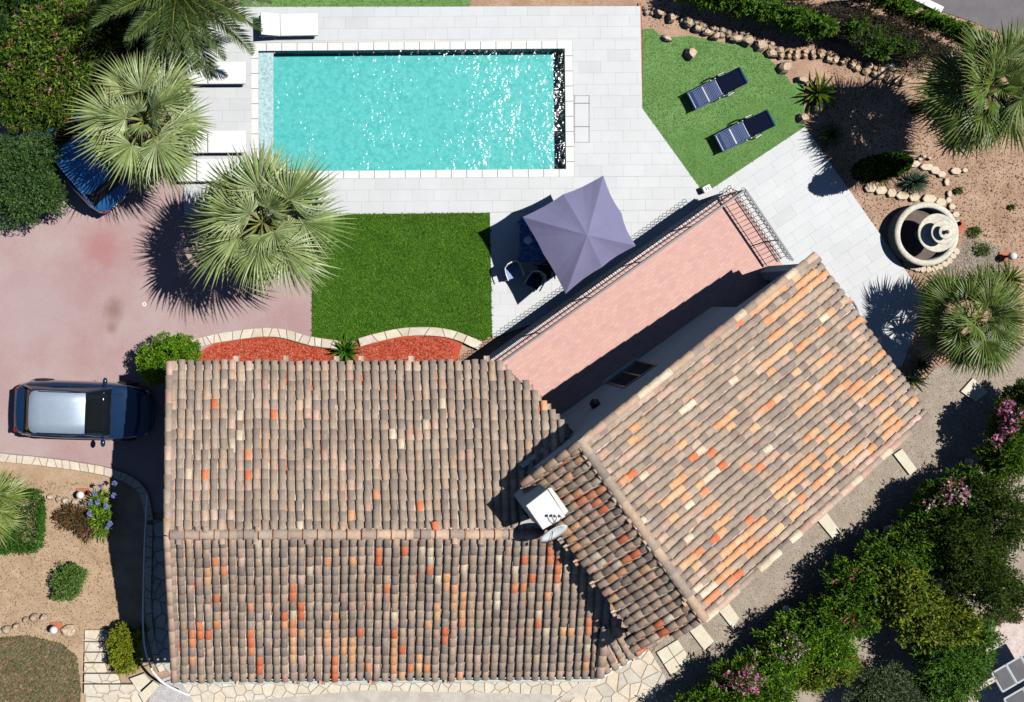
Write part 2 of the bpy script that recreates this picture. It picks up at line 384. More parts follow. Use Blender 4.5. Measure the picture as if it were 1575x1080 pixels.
def deck_tiles(region, orig, ang, parent):
    ca, sa = math.cos(ang), math.sin(ang); TW, TH, G = 33.6 / 47, 17.75 / 47, .0015
    loc = [((p[0] - orig[0]) * ca + (p[1] - orig[1]) * sa, -(p[0] - orig[0]) * sa + (p[1] - orig[1]) * ca) for p in region]
    x0 = min(p[0] for p in loc); x1 = max(p[0] for p in loc); y0 = min(p[1] for p in loc); y1 = max(p[1] for p in loc)
    for j in range(int(y0 / TH) - 1, int(y1 / TH) + 2):
        off = (j % 3) * TW / 3
        for i in range(int(x0 / TW) - 2, int(x1 / TW) + 2):
            c = [(i * TW + off + G, j * TH + G), ((i + 1) * TW + off - G, j * TH + G), ((i + 1) * TW + off - G, (j + 1) * TH - G), (i * TW + off + G, (j + 1) * TH - G)]
            r = clean(clip_convex(loc, c))
            if len(r) < 3 or area(r) < .01: continue
            w = [(orig[0] + p[0] * ca - p[1] * sa, orig[1] + p[0] * sa + p[1] * ca) for p in r]
            tile_items.append((area(r), w, parent))
deck_reg = [[(283, 11), (985, 9.5), (985.4, 63), (283, 66.5)],
            [(283, 66.5), (386.3, 66.5), (386.6, 275.6), (283, 275.6)],
            [(880.6, 63), (985.4, 63), (988, 167), (1064, 272), (883.9, 272)],
            [(283, 275.8), (386, 275.8), (883, 272.2), (1064, 272), (1083, 298), (1075, 322), (760, 326), (753, 327.2), (479, 330), (283, 332)],
            [(753.4, 327.4), (1073, 322), (1040, 420), (757, 520)]]
for r in deck_reg: deck_tiles(pp(r), W2(386, 63), math.radians(.45), deck)
deck_tiles(pp(P_NE), W2(1083, 298), math.radians(33.6), ne_base)
tile_items.sort(key=lambda t: -t[0])
rest = {id(deck): (MB(), [], deck), id(ne_base): (MB(), [], ne_base)}
for k, (a, w, par) in enumerate(tile_items):
    sh = random.uniform(.965, 1.0); tn = (sh, sh * random.uniform(.995, 1.005), sh)
    if random.random() < .05: tn = tuple(v * .95 for v in tn)
    zt = random.uniform(-.001, .0012)
    if k < 300:
        MB().prism(w, -.011, zt).make('paving_tile', M['deck'], par, tint=tn)
    else:
        mb, tl, _ = rest[id(par)]; n0 = len(mb.v); mb.prism(w, -.011, zt); tl += [tn] * (len(mb.v) - n0)
for mb, tl, par in rest.values():
    if mb.v: tag(mb.make('paving_tiles', M['deck'], par, tint=np.array(tl)), kind='stuff')
# skimmer hatches
h = thing('skimmer_hatch', 'pale flush hatch of four covers beside the right edge of the pool', 'hatch', W(895, 183))
hb = MB()
for (y0, y1) in ((147, 159), (159, 195), (195, 219)):
    for (xa, ya, xb, yb) in ((883, y0, 906, y0), (883, y1, 906.5, y1), (906, y0, 906.5, y1), (883.3, y0, 883.6, y1)):
        a, c = W(xa, ya), W(xb, yb); o = W(895, 183)
        d = .007; hb.box(min(a.x, c.x) - o.x - d, max(a.x, c.x) - o.x + d, min(a.y, c.y) - o.y - d, max(a.y, c.y) - o.y + d, .001, .006)
hb.make('joint_frame', simple('hatch_joint', (.34, .35, .37), .7), h)
cv = MB(); a, c = W(884.5, 148), W(904.5, 218)
for (y0, y1) in ((148.2, 158), (160, 194), (196, 218)):
    a, c = W(884.6, y0), W(905, y1); o = W(895, 183)
    MB().box(a.x - o.x, c.x - o.x, c.y - o.y, a.y - o.y, .001, .004).make('cover', M['deck'], h, tint=(1, 1, 1))
# ---- pool
pool = thing('swimming_pool', 'rectangular turquoise swimming pool edged with white coping', 'swimming pool', (0, 0, 0))
DEP = .52
q = [Vector((x, y, 0)) for x, y in PW]          # TL TR BR BL
ex = (q[1] - q[0]).normalized(); ey = (q[0] - q[3]).normalized()
stepx = W(420.6, 80).x
bx_l = stepx
V = []; F = []
def quad(mb, a, b_, c, d): mb.add([a, b_, c, d], [(0, 1, 2, 3)])
sb = MB()
TLs = Vector((stepx, q[0].y + (stepx - q[0].x) * ex.y, 0)); BLs = Vector((stepx, q[3].y + (stepx - q[3].x) * ex.y, 0))
dn = lambda p, z: (p.x, p.y, z)
quad(sb, dn(TLs, -DEP), dn(BLs, -DEP), dn(q[2], -DEP), dn(q[1], -DEP))
quad(sb, dn(TLs, 0), dn(TLs, -DEP), dn(q[1], -DEP), dn(q[1], 0)); quad(sb, dn(q[1], 0), dn(q[1], -DEP), dn(q[2], -DEP), dn(q[2], 0))
quad(sb, dn(q[2], 0), dn(q[2], -DEP), dn(BLs, -DEP), dn(BLs, 0)); quad(sb, dn(BLs, -.16), dn(BLs, -DEP), dn(TLs, -DEP), dn(TLs, -.16))
sb.make('basin', M['liner'], pool)
st = MB(); quad(st, dn(q[0], -.16), dn(q[3], -.16), dn(BLs, -.16), dn(TLs, -.16)); quad(st, dn(q[0], 0), dn(q[0], -.16), dn(TLs, -.16), dn(TLs, 0))
quad(st, dn(q[3], 0), dn(q[3], -.16), dn(q[0], -.16), dn(q[0], 0)); quad(st, dn(BLs, 0), dn(BLs, -.16), dn(q[3], -.16), dn(q[3], 0))
st.make('entry_shelf', M['shelf'], pool)
wb = MB(); quad(wb, dn(q[0], -.05), dn(q[3], -.05), dn(q[2], -.05), dn(q[1], -.05)); tag(wb.make('water', M['water'], pool), kind='structure')
# coping stones
ci = [(397.3, 78.4), (868.6, 74.8), (870.6, 260.2), (397.8, 263.8)]
for k in range(4):
    a0, a1 = COP_O[k], COP_O[(k + 1) % 4]; b0, b1 = ci[k], ci[(k + 1) % 4]
    L_ = math.dist(a0, a1); n = max(2, round(L_ / 23.5))
    for i in range(n):
        t0, t1 = i / n, (i + 1) / n; g = .35 / L_
        P_ = lambda A, B, t: (A[0] + (B[0] - A[0]) * t, A[1] + (B[1] - A[1]) * t)
        dx_, dy_ = (a1[0] - a0[0]) / L_, (a1[1] - a0[1]) / L_; lb = math.dist(b0, b1)
        pr = lambda t: min(1, max(0, ((P_(a0, a1, t)[0] - b0[0]) * dx_ + (P_(a0, a1, t)[1] - b0[1]) * dy_) / lb))
        q0 = 0 if i == 0 else pr(t0 + g); q1 = 1 if i == n - 1 else pr(t1 - g)
        poly = [P_(a0, a1, t0 + (0 if i == 0 else g)), P_(a0, a1, t1 - (0 if i == n - 1 else g)), P_(b0, b1, q1), P_(b0, b1, q0)]
        s_ = random.uniform(.97, 1)
        MB().prism(pp(poly), -.03, .004 + random.uniform(0, .001)).make('coping_stone', M['coping'], pool, tint=(s_, s_, s_))
# ---- lawns
def scatter_tufts(name, poly, z, n, size, cols, lean=.8, parent=None, mat='chip', seed=1):
    r = np.random.default_rng(seed); P = np.array(poly); lo = P.min(0); hi = P.max(0)
    X = r.uniform(lo[0], hi[0], n * 3); Y = r.uniform(lo[1], hi[1], n * 3); k = inpoly_np(X, Y, poly); X = X[k][:n]; Y = Y[k][:n]; m = len(X)
    a = r.uniform(0, 2 * np.pi, m); s = size * r.uniform(.5, 1.4, m); w = s * .22
    dx = np.cos(a) * s * lean; dy = np.sin(a) * s * lean; ox = -np.sin(a) * w; oy = np.cos(a) * w
    V = np.zeros((m, 3, 3)); V[:, 0] = np.c_[X - ox, Y - oy, np.full(m, z)]; V[:, 1] = np.c_[X + ox, Y + oy, np.full(m, z)]
    V[:, 2] = np.c_[X + dx, Y + dy, z + s * math.sqrt(max(.02, 1 - lean * lean)) * r.uniform(.5, 1.2, m)]
    T = np.array(cols)[r.integers(0, len(cols), m)] * r.uniform(.8, 1.2, (m, 1)); T = np.repeat(T, 3, 0)
    o = mk(name, V.reshape(-1, 3), np.arange(m * 3).reshape(-1, 3), M[mat], parent, tint=T); return tag(o, kind='stuff')
L1 = pp([(479.6, 329.8), (753.2, 327.6), (757, 515), (744, 524), (712, 512), (640, 506), (590, 514), (560, 524), (480, 523)])
sheet('lawn', L1, -.006, M['turf_deep'])
sheet('turf_seam', pp([(480, 421.3), (755, 421.0), (755, 422.2), (480, 422.5)]), -.001, M['turf_deep'])
tag(scatter_tufts('dense_grass', L1, -.006, 34000, .07, [alb(100, 154, 36), alb(84, 140, 26), alb(70, 124, 18), alb(120, 168, 56)], .8, mat='leaf'), 'dense dark green artificial grass on the rectangular lawn below the pool', 'grass')
L2 = pp([(988.5, 45), (1004, 44), (1020, 58), (1062, 55), (1104, 64), (1160, 74), (1192, 98), (1215, 124), (1232, 158), (1238, 195), (1083, 298), (988.5, 167)])
sheet('turf_area', L2, -.008, M['turf'])
tag(scatter_tufts('artificial_grass', L2, -.008, 22000, .045, [alb(158, 200, 130), alb(138, 184, 108), alb(120, 168, 90)], .8, seed=3, mat='leaf'), 'light green artificial grass under the two blue loungers', 'grass')
dk = [(1010, 250), (1100, 185), (1238, 118), (1238, 195), (1083, 298)]
sheet('turf_strip', pp([(1025, 218), (1236, 122), (1238, 195), (1083, 298)]), -.004, pmat('artificial_turf_strip', alb(124, 168, 96), alb(106, 152, 76), 1.1, .9, c3=alb(94, 140, 64), scale3=16, f3=.5, bump=.6, bscale=70))
L3 = pp([(370, -60), (722, -60), (724, 9), (390, 12), (370, 12)])
sheet('upper_turf', L3, -.008, M['turf'])
tag(scatter_tufts('upper_grass', L3, -.008, 7000, .05, [alb(150, 190, 112), alb(130, 174, 92), alb(116, 160, 78)], .8, seed=4, mat='leaf'), 'strip of light green grass above the paved pool deck', 'grass')
# weedy lawn bottom left
L4 = pp([(-60, 985), (40, 978), (92, 990), (118, 1010), (124, 1060), (120, 1140), (-60, 1140)])
sheet('rough_lawn', L4, -.03, pmat('parched_ground', alb(150, 128, 96), alb(128, 112, 76), 3, .95))
tag(scatter_tufts('parched_grass', L4, -.03, 16000, .09, [alb(120, 138, 88), alb(168, 150, 116), alb(186, 142, 118), alb(92, 108, 62), alb(142, 118, 96)], .85, seed=5, mat='leaf'), 'patchy green and straw coloured grass in the bottom left corner', 'grass')
# litter and pebbles
def chips(name, poly, z, n, size, cols, seed, label, cat):
    r = np.random.default_rng(seed); P = np.array(poly); lo = P.min(0); hi = P.max(0)
    X = r.uniform(lo[0], hi[0], n * 3); Y = r.uniform(lo[1], hi[1], n * 3); k = inpoly_np(X, Y, poly); X = X[k][:n]; Y = Y[k][:n]; m = len(X)
    s = size * r.uniform(.5, 1.5, m); V = np.zeros((m, 5, 3)); a0 = r.uniform(0, 6.28, m)
    for i in range(4):
        a = a0 + i * np.pi / 2 + r.uniform(-.4, .4, m); rr = s * r.uniform(.6, 1.1, m)
        V[:, i] = np.c_[X + np.cos(a) * rr, Y + np.sin(a) * rr, np.full(m, z)]
    V[:, 4] = np.c_[X + r.uniform(-.3, .3, m) * s, Y + r.uniform(-.3, .3, m) * s, z + s * r.uniform(.3, .8, m)]
    F = (np.arange(m) * 5)[:, None, None] + np.array([[0, 1, 4], [1, 2, 4], [2, 3, 4], [3, 0, 4]])[None]
    T = np.repeat(np.array(cols)[r.integers(0, len(cols), m)] * r.uniform(.85, 1.15, (m, 1)), 5, 0)
    o = mk(name, V.reshape(-1, 3), F.reshape(-1, 3), M['chip'], tint=T); return tag(o, label, cat, kind='stuff')
chips('red_gravel', pp([(308, 545), (330, 532), (400, 517), (470, 526), (530, 534), (600, 524), (660, 516), (700, 530), (690, 575), (308, 575)]), -.012, 12000, .028, [alb(236, 104, 74), alb(214, 84, 54), alb(246, 150, 120), alb(188, 66, 44)], 11, 'orange red stone chippings in the curved bed by the eaves', 'gravel')
SOILR = pp([(1240, 200), (1290, 130), (1240, 70), (1160, 60), (1000, 40), (990, -40), (1280, 40), (1420, 110), (1700, 60), (1700, 460), (1480, 560), (1430, 470)])
chips('soil_crumbs', SOILR, -.07, 16000, .028, [alb(226, 192, 164), alb(190, 150, 122), alb(150, 112, 86), alb(120, 88, 66), alb(170, 150, 128)], 12, 'crumbly dry soil and bark litter in the garden around the stone fountain', 'soil')
chips('path_gravel', pp([(1600, 520), (1440, 568), (1372, 642), (1060, 940), (985, 1010), (1060, 1100), (1600, 700)]), -.045, 20000, .02, [alb(222, 208, 190), alb(196, 180, 160), alb(168, 150, 134), alb(236, 226, 212)], 13, 'fine beige gravel along the path beside the house', 'gravel')
chips('sand_crumbs', pp([(-40, 735), (160, 745), (185, 960), (120, 1000), (-40, 980)]), -.05, 7000, .022, [alb(220, 192, 156), alb(180, 150, 118), alb(150, 120, 92)], 14, 'loose sandy soil in the lower left garden bed', 'soil')
chips('grey_litter', pp([(1490, 360), (1540, 380), (1560, 410), (1530, 440), (1440, 450), (1430, 430), (1470, 400)]), -.07, 5000, .025, [alb(214, 206, 194), alb(170, 160, 146), alb(196, 190, 176)], 15, 'pale grey gravel right of the stone fountain', 'gravel')
# ---- stone borders
def stone_band(name, label, cat, pts, w, size, z0, z1, mat='stone', gap=.02, rows=1, jag=.25, group=None, col=None, close=False):
    line = smooth_line(pts, 8); P = [Vector(W2(*p)) for p in line]
    L_ = [0]
    for i in range(1, len(P)): L_.append(L_[-1] + (P[i] - P[i - 1]).length)
    def at(d, o):
        d = max(0, min(L_[-1] - 1e-6, d)); i = max(j for j in range(len(L_)) if L_[j] <= d); i = min(i, len(P) - 2)
        t = (d - L_[i]) / max(1e-6, L_[i + 1] - L_[i]); p = P[i].lerp(P[i + 1], t); a = P[max(0, i - 1)]; c = P[min(len(P) - 1, i + 2)]
        tg = (c - a).normalized(); return p + Vector((-tg.y, tg.x)) * o
    root = thing(name, label, cat, (*at(L_[-1] / 2, 0), 0), group=group); o0 = at(L_[-1] / 2, 0)
    bed = [at(L_[-1] * k / 30, w / 2) for k in range(31)] + [at(L_[-1] * k / 30, -w / 2) for k in range(30, -1, -1)]
    MB().prism([(p.x - o0.x, p.y - o0.y) for p in bed], z0, z1 - .03).make('mortar_bed', M['mortar'], root)
    for r in range(rows):
        o_a = -w / 2 + w * r / rows; o_b = -w / 2 + w * (r + 1) / rows; d = 0; skew = 0
        while d < L_[-1] - size * .3:
            s = size * random.uniform(.55, 1.45); e = min(L_[-1], d + s)
            if L_[-1] - e < size * .4: e = L_[-1]
            ns = random.uniform(-jag, jag) * size if e < L_[-1] else 0
            m_ = random.uniform(-.012, .012)
            pl = [at(d + gap / 2 + skew, o_a + gap / 3), at((d + e) / 2, o_a + gap / 3 - m_), at(e - gap / 2 + ns, o_a + gap / 3), at(e - gap / 2 - ns, o_b - gap / 3), at((d + e) / 2, o_b - gap / 3 + m_), at(d + gap / 2 - skew, o_b - gap / 3)]
            t = random.uniform(.86, 1.05); tn = (t, t * random.uniform(.96, 1), t * random.uniform(.9, 1))
            MB().prism(clean([(p.x - o0.x, p.y - o0.y) for p in pl]), z0, z1 + random.uniform(-.008, .012), bev=.012).make('stone', M[mat], root, tint=tn)
            skew = ns; d = e
    return root
stone_band('stone_border', 'cream mortared stone border curving between pink driveway and red gravel', 'stone border', [(296, 530), (330, 521), (375, 514), (410, 511), (440, 514), (475, 524), (520, 531)], .30, .30, -.05, .10)
stone_band('stone_border', 'cream stone border curving between the dark green lawn and red gravel', 'stone border', [(552, 527), (580, 519), (620, 511), (665, 510), (700, 516), (738, 532)], .28, .42, -.05, .10)
stone_band('stone_kerb', 'cream stone kerb below the parked dark car at the driveway edge', 'kerb', [(-60, 694), (0, 703), (60, 709), (120, 717), (164, 725), (200, 738), (222, 760), (230, 800)], .28, .30, -.05, .10)
stone_band('coping_wall', 'long low stone coping beside the curved handrail left of the house', 'kerb', [(231, 806), (229, 860), (228, 920), (231, 970), (241, 1012), (250, 1032)], .22, .38, -.05, .06)
def flag_area(name, label, region, spacing, gap, z, base, stone, tints, maxn=300, cat='paving', stretch=1.0):
    reg = pp(region); root = sheet(name, reg, z - .02, base)
    cells = sorted(voronoi(reg, spacing, gap, stretch=stretch), key=lambda c: -area(c)); rest = MB(); tl = []
    for i, c in enumerate(cells):
        t = random.choice(tints); k = random.uniform(.93, 1.05); tn = tuple(v * k for v in t)
        if i < maxn: MB().prism(c, z - .019, z + random.uniform(0, .003)).make('flagstone', stone, root, tint=tn)
        else: n0 = len(rest.v); rest.prism(c, z - .019, z + .001); tl += [tn] * (len(rest.v) - n0)
    if rest.v: tag(rest.make('flagstones', stone, root, tint=np.array(tl)), kind='stuff')
    return root
CR = [(1, 1, 1), (1, .97, .92), (.94, .93, .92)]
GR = [(1, .97, .93), (.84, .85, .86), (.93, .9, .86), (1.0, .94, .86), (.86, .86, .86)]
flag_area('side_path', '', [(236, 800), (300, 800), (300, 1042), (262, 1036), (247, 1020), (240, 990), (234, 930)], .42, .045, .0, M['mortar'], M['stone'], [(.9, .92, .95), (.8, .84, .9)])
flag_area('front_terrace', '', [(985, 975), (1025, 1045), (1000, 1085), (880, 1120), (840, 1090), (905, 1040)], .45, .03, -.0, M['mortar'], M['stone'], GR)
flag_area('front_path', '', [(262, 1028), (940, 1030), (900, 1075), (840, 1068), (560, 1062), (400, 1076), (300, 1084), (285, 1060)], .34, .03, -.01, M['mortar'], M['stone'], CR)
sheet('concrete_strip', pp([(214, 1100), (262, 1048), (290, 1040), (300, 1060), (400, 1068), (560, 1056), (860, 1060), (1000, 1080), (960, 1300), (200, 1300)]), -.034, M['concrete'])
sheet('speckled_landing', pp([(232, 1064), (246, 1046), (262, 1040), (276, 1058), (298, 1084), (300, 1140), (214, 1140)]), -.024, pmat('speckled_concrete', alb(232, 228, 226), alb(210, 206, 206), 6, .95, c3=alb(150, 146, 150), scale3=34, f3=.7))
# garden steps in crazy paving (bottom left)
steps = thing('garden_steps', 'flight of cream crazy paved steps beside the rounded yellow green bush', 'steps', W(170, 1020))
o = W(170, 1020); ys = [968, 986, 1002, 1018, 1034, 1050, 1067]; xr = [166, 163, 162, 162, 182, 214, 214]
for k in range(6):
    z = .02 + .03 * (5 - k) * 0 + .02 * k
    reg = pp([(130.5, ys[k] + 1), (xr[k], ys[k] + 1), (xr[k] + 4, ys[k + 1] - 1), (130.5, ys[k + 1] - 1)], 0)
    reg = [(p[0] - o.x, p[1] - o.y) for p in reg]
    tr = MB().prism(reg, -.05, z - .004).make('step', M['mortar'], steps)
    for c in voronoi(reg, .42, .035):
        t = random.choice(CR); MB().prism(c, z - .003, z + .012 + random.uniform(0, .004)).make('flagstone', M['stone'], tr, tint=t)
flag_area('lower_landing', '', [(130.5, 1068), (212, 1068), (232, 1085), (230, 1140), (130.5, 1140)], .5, .04, .0, M['mortar'], M['stone'], CR)
for (pts, lab) in (([(200, 1042), (222, 1034), (232, 1046), (214, 1062)], 'cream stone tread above the wider tread at the foot of the handrail'), ([(214, 1066), (236, 1046), (246, 1052), (222, 1080)], 'wider cream stone tread next to the white end of the handrail')):
    c = W(sum(p[0] for p in pts) / 4, sum(p[1] for p in pts) / 4); tag(MB().prism([(x - c.x, y - c.y) for x, y in pp(pts)], -.03, .13, bev=.01).make('stone_tread', M['slab'], tint=(1, 1, 1), loc=c), lab, 'step')
# cream slabs on the gravel path
for pts, lab in (([(1496, 581), (1519, 603), (1500, 618), (1477, 602)], 'cream stepping slab on the gravel below the right hand fan palm'),
                 ([(1387, 690), (1410, 722), (1399, 731), (1374, 699)], 'narrow cream stepping slab beside the lower right roof corner'),
                 ([(1270, 787), (1293, 818), (1281, 829), (1255, 798)], 'narrow cream stepping slab halfway along the roof edge'),
                 ([(1118, 924), (1137, 951), (1126, 966), (1103, 937)], 'cream stepping slab just past the end of the roof ridge'),
                 ([(1076, 958), (1098, 986), (1083, 1000), (1060, 970)], 'cream stepping slab between the ridge end and the double slab')):
    c = W(sum(p[0] for p in pts) / 4, sum(p[1] for p in pts) / 4)
    tag(MB().prism([(x - c.x, y - c.y) for x, y in pp(pts)], -.06, .03, bev=.01).make('stepping_slab', M['slab'], tint=(1, 1, 1), loc=c), lab, 'paving slab', 'cream slabs set across the gravel path')
ds = thing('double_slab', 'large cream landing made of four slabs at the end of the gravel path', 'paving slab', W(1035, 1012)); o = W(1035, 1012)
A, B, C_, D = (1009, 1003), (1042, 983), (1062, 1014), (1032, 1040)
for i in range(2):
    for j in range(2):
        f = lambda u, v: tuple((1 - u) * (1 - v) * A[k] + u * (1 - v) * B[k] + u * v * C_[k] + (1 - u) * v * D[k] for k in (0, 1))
        g = .012; pts = [f(i / 2 + g, j / 2 + g), f(i / 2 + .5 - g, j / 2 + g), f(i / 2 + .5 - g, j / 2 + .5 - g), f(i / 2 + g, j / 2 + .5 - g)]
        MB().prism([(x - o.x, y - o.y) for x, y in pp(pts)], -.05, .03).make('slab', M['slab'], ds, tint=(1, random.uniform(.98, 1), .99))
# road kerb
rk = MB().prism(pp([(1384, -14), (1396, -14), (1450, 12), (1445, 21), (1400, 0)]), -.07, .10, bev=.02).make('road_kerb', M['coping'], tint=(1, 1, 1)); tag(rk, 'white kerb between the trimmed hedge and the grey road', 'kerb')
# ---- boulders
def boulder(px, py, rx, ry, h, ang, label, name='boulder', cat='boulder', group=None, flat=.0, z=-.06, tn=(1, 1, 1)):
    n, m = 7, 4; V = []; F = []; c = W(px, py, 0)
    rs = [random.uniform(.72, 1.2) for _ in range(n)]
    for i in range(m):
        t = i / (m - 1); rr = math.sqrt(max(.0, 1 - (t * .82) ** (3 if flat else 2.2)))
        for k in range(n):
            a = 2 * math.pi * k / n; q = rr * rs[k] * random.uniform(.86, 1.1)
            x, y = math.cos(a) * q * rx / 47, math.sin(a) * q * ry / 47
            V.append((x * math.cos(ang) - y * math.sin(ang), x * math.sin(ang) + y * math.cos(ang), z + h * t * random.uniform(.93, 1.05)))
    V.append((0, 0, z + h * 1.02))
    for i in range(m - 1):
        for k in range(n): F.append((i * n + k, i * n + (k + 1) % n, (i + 1) * n + (k + 1) % n, (i + 1) * n + k))
    for k in range(n): F.append(((m - 1) * n + k, (m - 1) * n + (k + 1) % n, m * n))
    t = random.uniform(.9, 1.08); o = mk(name, V, F, M['rock'], tint=tuple(v * t for v in tn), loc=(c.x, c.y, 0)); return tag(o, label, cat, group)
bl = [(1013, 22, 10, 6, .28, -.3, 'pale oblong boulder nearest the top right deck corner'),
      (1032, 28, 8, 7, .26, .6, 'round tan boulder with a dark shadow right of the oblong pale one'),
      (1025, 60, 11, 6, .25, -.5, 'cream oblong boulder standing alone on the light green turf'),
      (1060, 84, 10, 10, .36, .3, 'white square cut boulder standing alone on the light green turf'),
      (1057, 36, 9, 11, .30, .5, 'knobbly cream boulder at the start of the turf edge row'),
      (1070, 45, 7, 8, .24, .2, 'small dark sided boulder second in the turf edge row'),
      (1086, 50, 9, 7, .24, 0, 'low cream boulder third in the turf edge row'),
      (1099, 57, 9, 8, .30, .8, 'triangular tan boulder jutting onto the turf in mid row'),
      (1131, 60, 12, 7, .28, 0, 'long tan boulder touching the largest cream boulder'),
      (1148, 65, 12, 10, .34, .2, 'largest cream boulder of the row at the turf edge'),
      (1168, 71, 12, 9, .30, -.3, 'cream pitted boulder right of the largest one'),
      (1185, 83, 10, 9, .28, -.6, 'dark sided boulder at the right end of the turf edge row'),
      (1206, 104, 12, 10, .34, .5, 'hollowed brown boulder on the corner of the green turf'),
      (1232, 124, 10, 7, .24, -.2, 'small tan boulder beside the spiky plant at the turf edge'),
      (1258, 168, 8, 8, .26, 0, 'pinkish round boulder half under the spiky plant'),
      (1233, 182, 10, 9, .32, -.4, 'hollow tan boulder at the tip of turf and walkway')]
for x, y, rx, ry, h, a, lab in bl: boulder(x, y, rx, ry, h, a, lab, group='boulders along the artificial turf', tn=(1.0, .97, .93))
# low rubble wall across the upper garden
def rubble(name, label, cat, pts, size, h, mat='rock', w=.3, n2=2, z=-.07, seed=3, tn=(1, 1, 1)):
    r = random.Random(seed); line = smooth_line(pts, 10); P = [Vector(W2(*p)) for p in line]; root = thing(name, label, cat, (P[len(P) // 2].x, P[len(P) // 2].y, 0)); o = P[len(P) // 2]
    L_ = sum((P[i + 1] - P[i]).length for i in range(len(P) - 1)); n = int(L_ / size); acc = 0; i = 0
    for k in range(n):
        d = (k + .5) * L_ / n
        while i < len(P) - 2 and acc + (P[i + 1] - P[i]).length < d: acc += (P[i + 1] - P[i]).length; i += 1
        tg = (P[i + 1] - P[i]).normalized(); p = P[i] + tg * (d - acc)
        for q in range(n2):
            off = ((q + .5) / n2 - .5) * w + r.uniform(-.03, .03); c = p + Vector((-tg.y, tg.x)) * off + tg * r.uniform(-.05, .05)
            s = size * r.uniform(.38, .62); mb = MB(); nn = 7; V = []; F = []
            for (t, rr) in ((0, 1.0), (.6, .95), (1, .6)):
                for a in range(nn):
                    an = 2 * math.pi * a / nn; V.append((c.x - o.x + math.cos(an) * s * rr * r.uniform(.85, 1.15), c.y - o.y + math.sin(an) * s * rr * r.uniform(.7, 1.1), z + h * t * r.uniform(.85, 1.15)))
            for a in (0, 1):
                for b_ in range(nn): F.append((a * nn + b_, a * nn + (b_ + 1) % nn, (a + 1) * nn + (b_ + 1) % nn, (a + 1) * nn + b_))
            F.append(tuple(range(2 * nn, 3 * nn))); t = r.uniform(.85, 1.08)
            mk('stone', V, F, M[mat], root, tint=tuple(v * t for v in tn))
    return root
rubble('rubble_edging', 'low tan rubble wall running under the hedge shadow to the right hand palm', 'stone wall', [(1195, 82), (1225, 84), (1260, 84), (1290, 92), (1330, 104), (1362, 116), (1395, 130)], .26, .18, w=.28, tn=(1, .92, .82))
rubble('rubble_edging', 'grey drystone edging with mesh behind the boulders beside the turf', 'stone wall', [(990, 16), (1030, 20), (1060, 32), (1100, 48), (1150, 56), (1190, 72)], .2, .12, w=.25, tn=(.75, .74, .74))
rubble('rubble_edging', 'row of small cream cobbles across the sandy bed under the driveway kerb', 'stone edging', [(-20, 750), (10, 758), (40, 762), (75, 764), (110, 772), (145, 786)], .26, .14, w=.14, n2=1, z=-.05)
rubble('rubble_edging', 'short row of grey stones above the patchy grass at the left edge', 'stone edging', [(-10, 972), (8, 970), (22, 965), (34, 955), (50, 951), (66, 949), (76, 950)], .28, .2, w=.16, n2=1, z=-.05, tn=(.85, .82, .8))
boulder(107, 970, 13, 12, .22, .2, 'broad flat cream rock beside the small white globe lamp', 'flat_rock', 'rock', flat=1, z=-.05, tn=(1.05, 1.02, .96))
# flat cream stones round the yucca above the fountain
FR = thing('stone_edging', 'cream flat stones in a row above the fountain below the blue green yucca', 'stone edging', W(1390, 298)); o = W(1390, 298)
for (x, y, a, b_) in ((1338, 289, 10, 8), (1355, 293, 11, 7), (1371, 297, 8, 8), (1388, 301, 11, 7), (1406, 303, 10, 8), (1429, 306, 13, 8), (1447, 311, 9, 7)):
    c = W(x, y) - o; MB().prism([(c.x + math.cos(k * 1.047) * a / 47 * random.uniform(.85, 1.1), c.y + math.sin(k * 1.047) * b_ / 47 * random.uniform(.85, 1.1)) for k in range(6)], -.07, .05, bev=.02).make('stone', M['stone'], FR, tint=(1, .93, .8))
FR2 = thing('stone_edging', 'curved cream stone edging between the cypress and the bare soil', 'stone edging', W(1430, 262)); o = W(1430, 262)
for (x, y, a, b_) in ((1405, 252, 12, 6), (1425, 257, 12, 6), (1438, 262, 8, 7), (1448, 268, 7, 6), (1470, 263, 9, 6), (1484, 262, 5, 4), (1456, 280, 4, 7), (1460, 298, 4, 6), (1459, 308, 5, 5), (1464, 318, 6, 5), (1470, 330, 6, 6), (1473, 344, 6, 6)):
    c = W(x, y) - o; MB().prism([(c.x + math.cos(k * 1.047) * a / 47 * random.uniform(.85, 1.1), c.y + math.sin(k * 1.047) * b_ / 47 * random.uniform(.85, 1.1)) for k in range(6)], -.07, .04, bev=.02).make('stone', M['stone'], FR2, tint=(1, .92, .84))
FR3 = thing('stone_edging', 'arc of cream stones hugging the lower right side of the fountain basin', 'stone edging', W(1470, 395)); o = W(1470, 395)
for k in range(11):
    a = math.radians(-28 - k * 9.5); x = 1424 + 53 * math.cos(a); y = 362 - 53 * math.sin(a)
    c = W(x, y) - o; MB().prism([(c.x + math.cos(j * 1.047) * .13 * random.uniform(.8, 1.1), c.y + math.sin(j * 1.047) * .12 * random.uniform(.8, 1.1)) for j in range(6)], -.07, .03, bev=.02).make('stone', M['stone'], FR3, tint=(1, .92, .84))
tag(MB().prism([(x - W(1476, 350).x, y - W(1476, 350).y) for x, y in pp([(1464, 345), (1480, 338), (1487, 353), (1470, 362)])], -.07, .04).make('brick_block', M['terracotta'], loc=W(1476, 350)), 'square terracotta block touching the right side of the fountain', 'block')
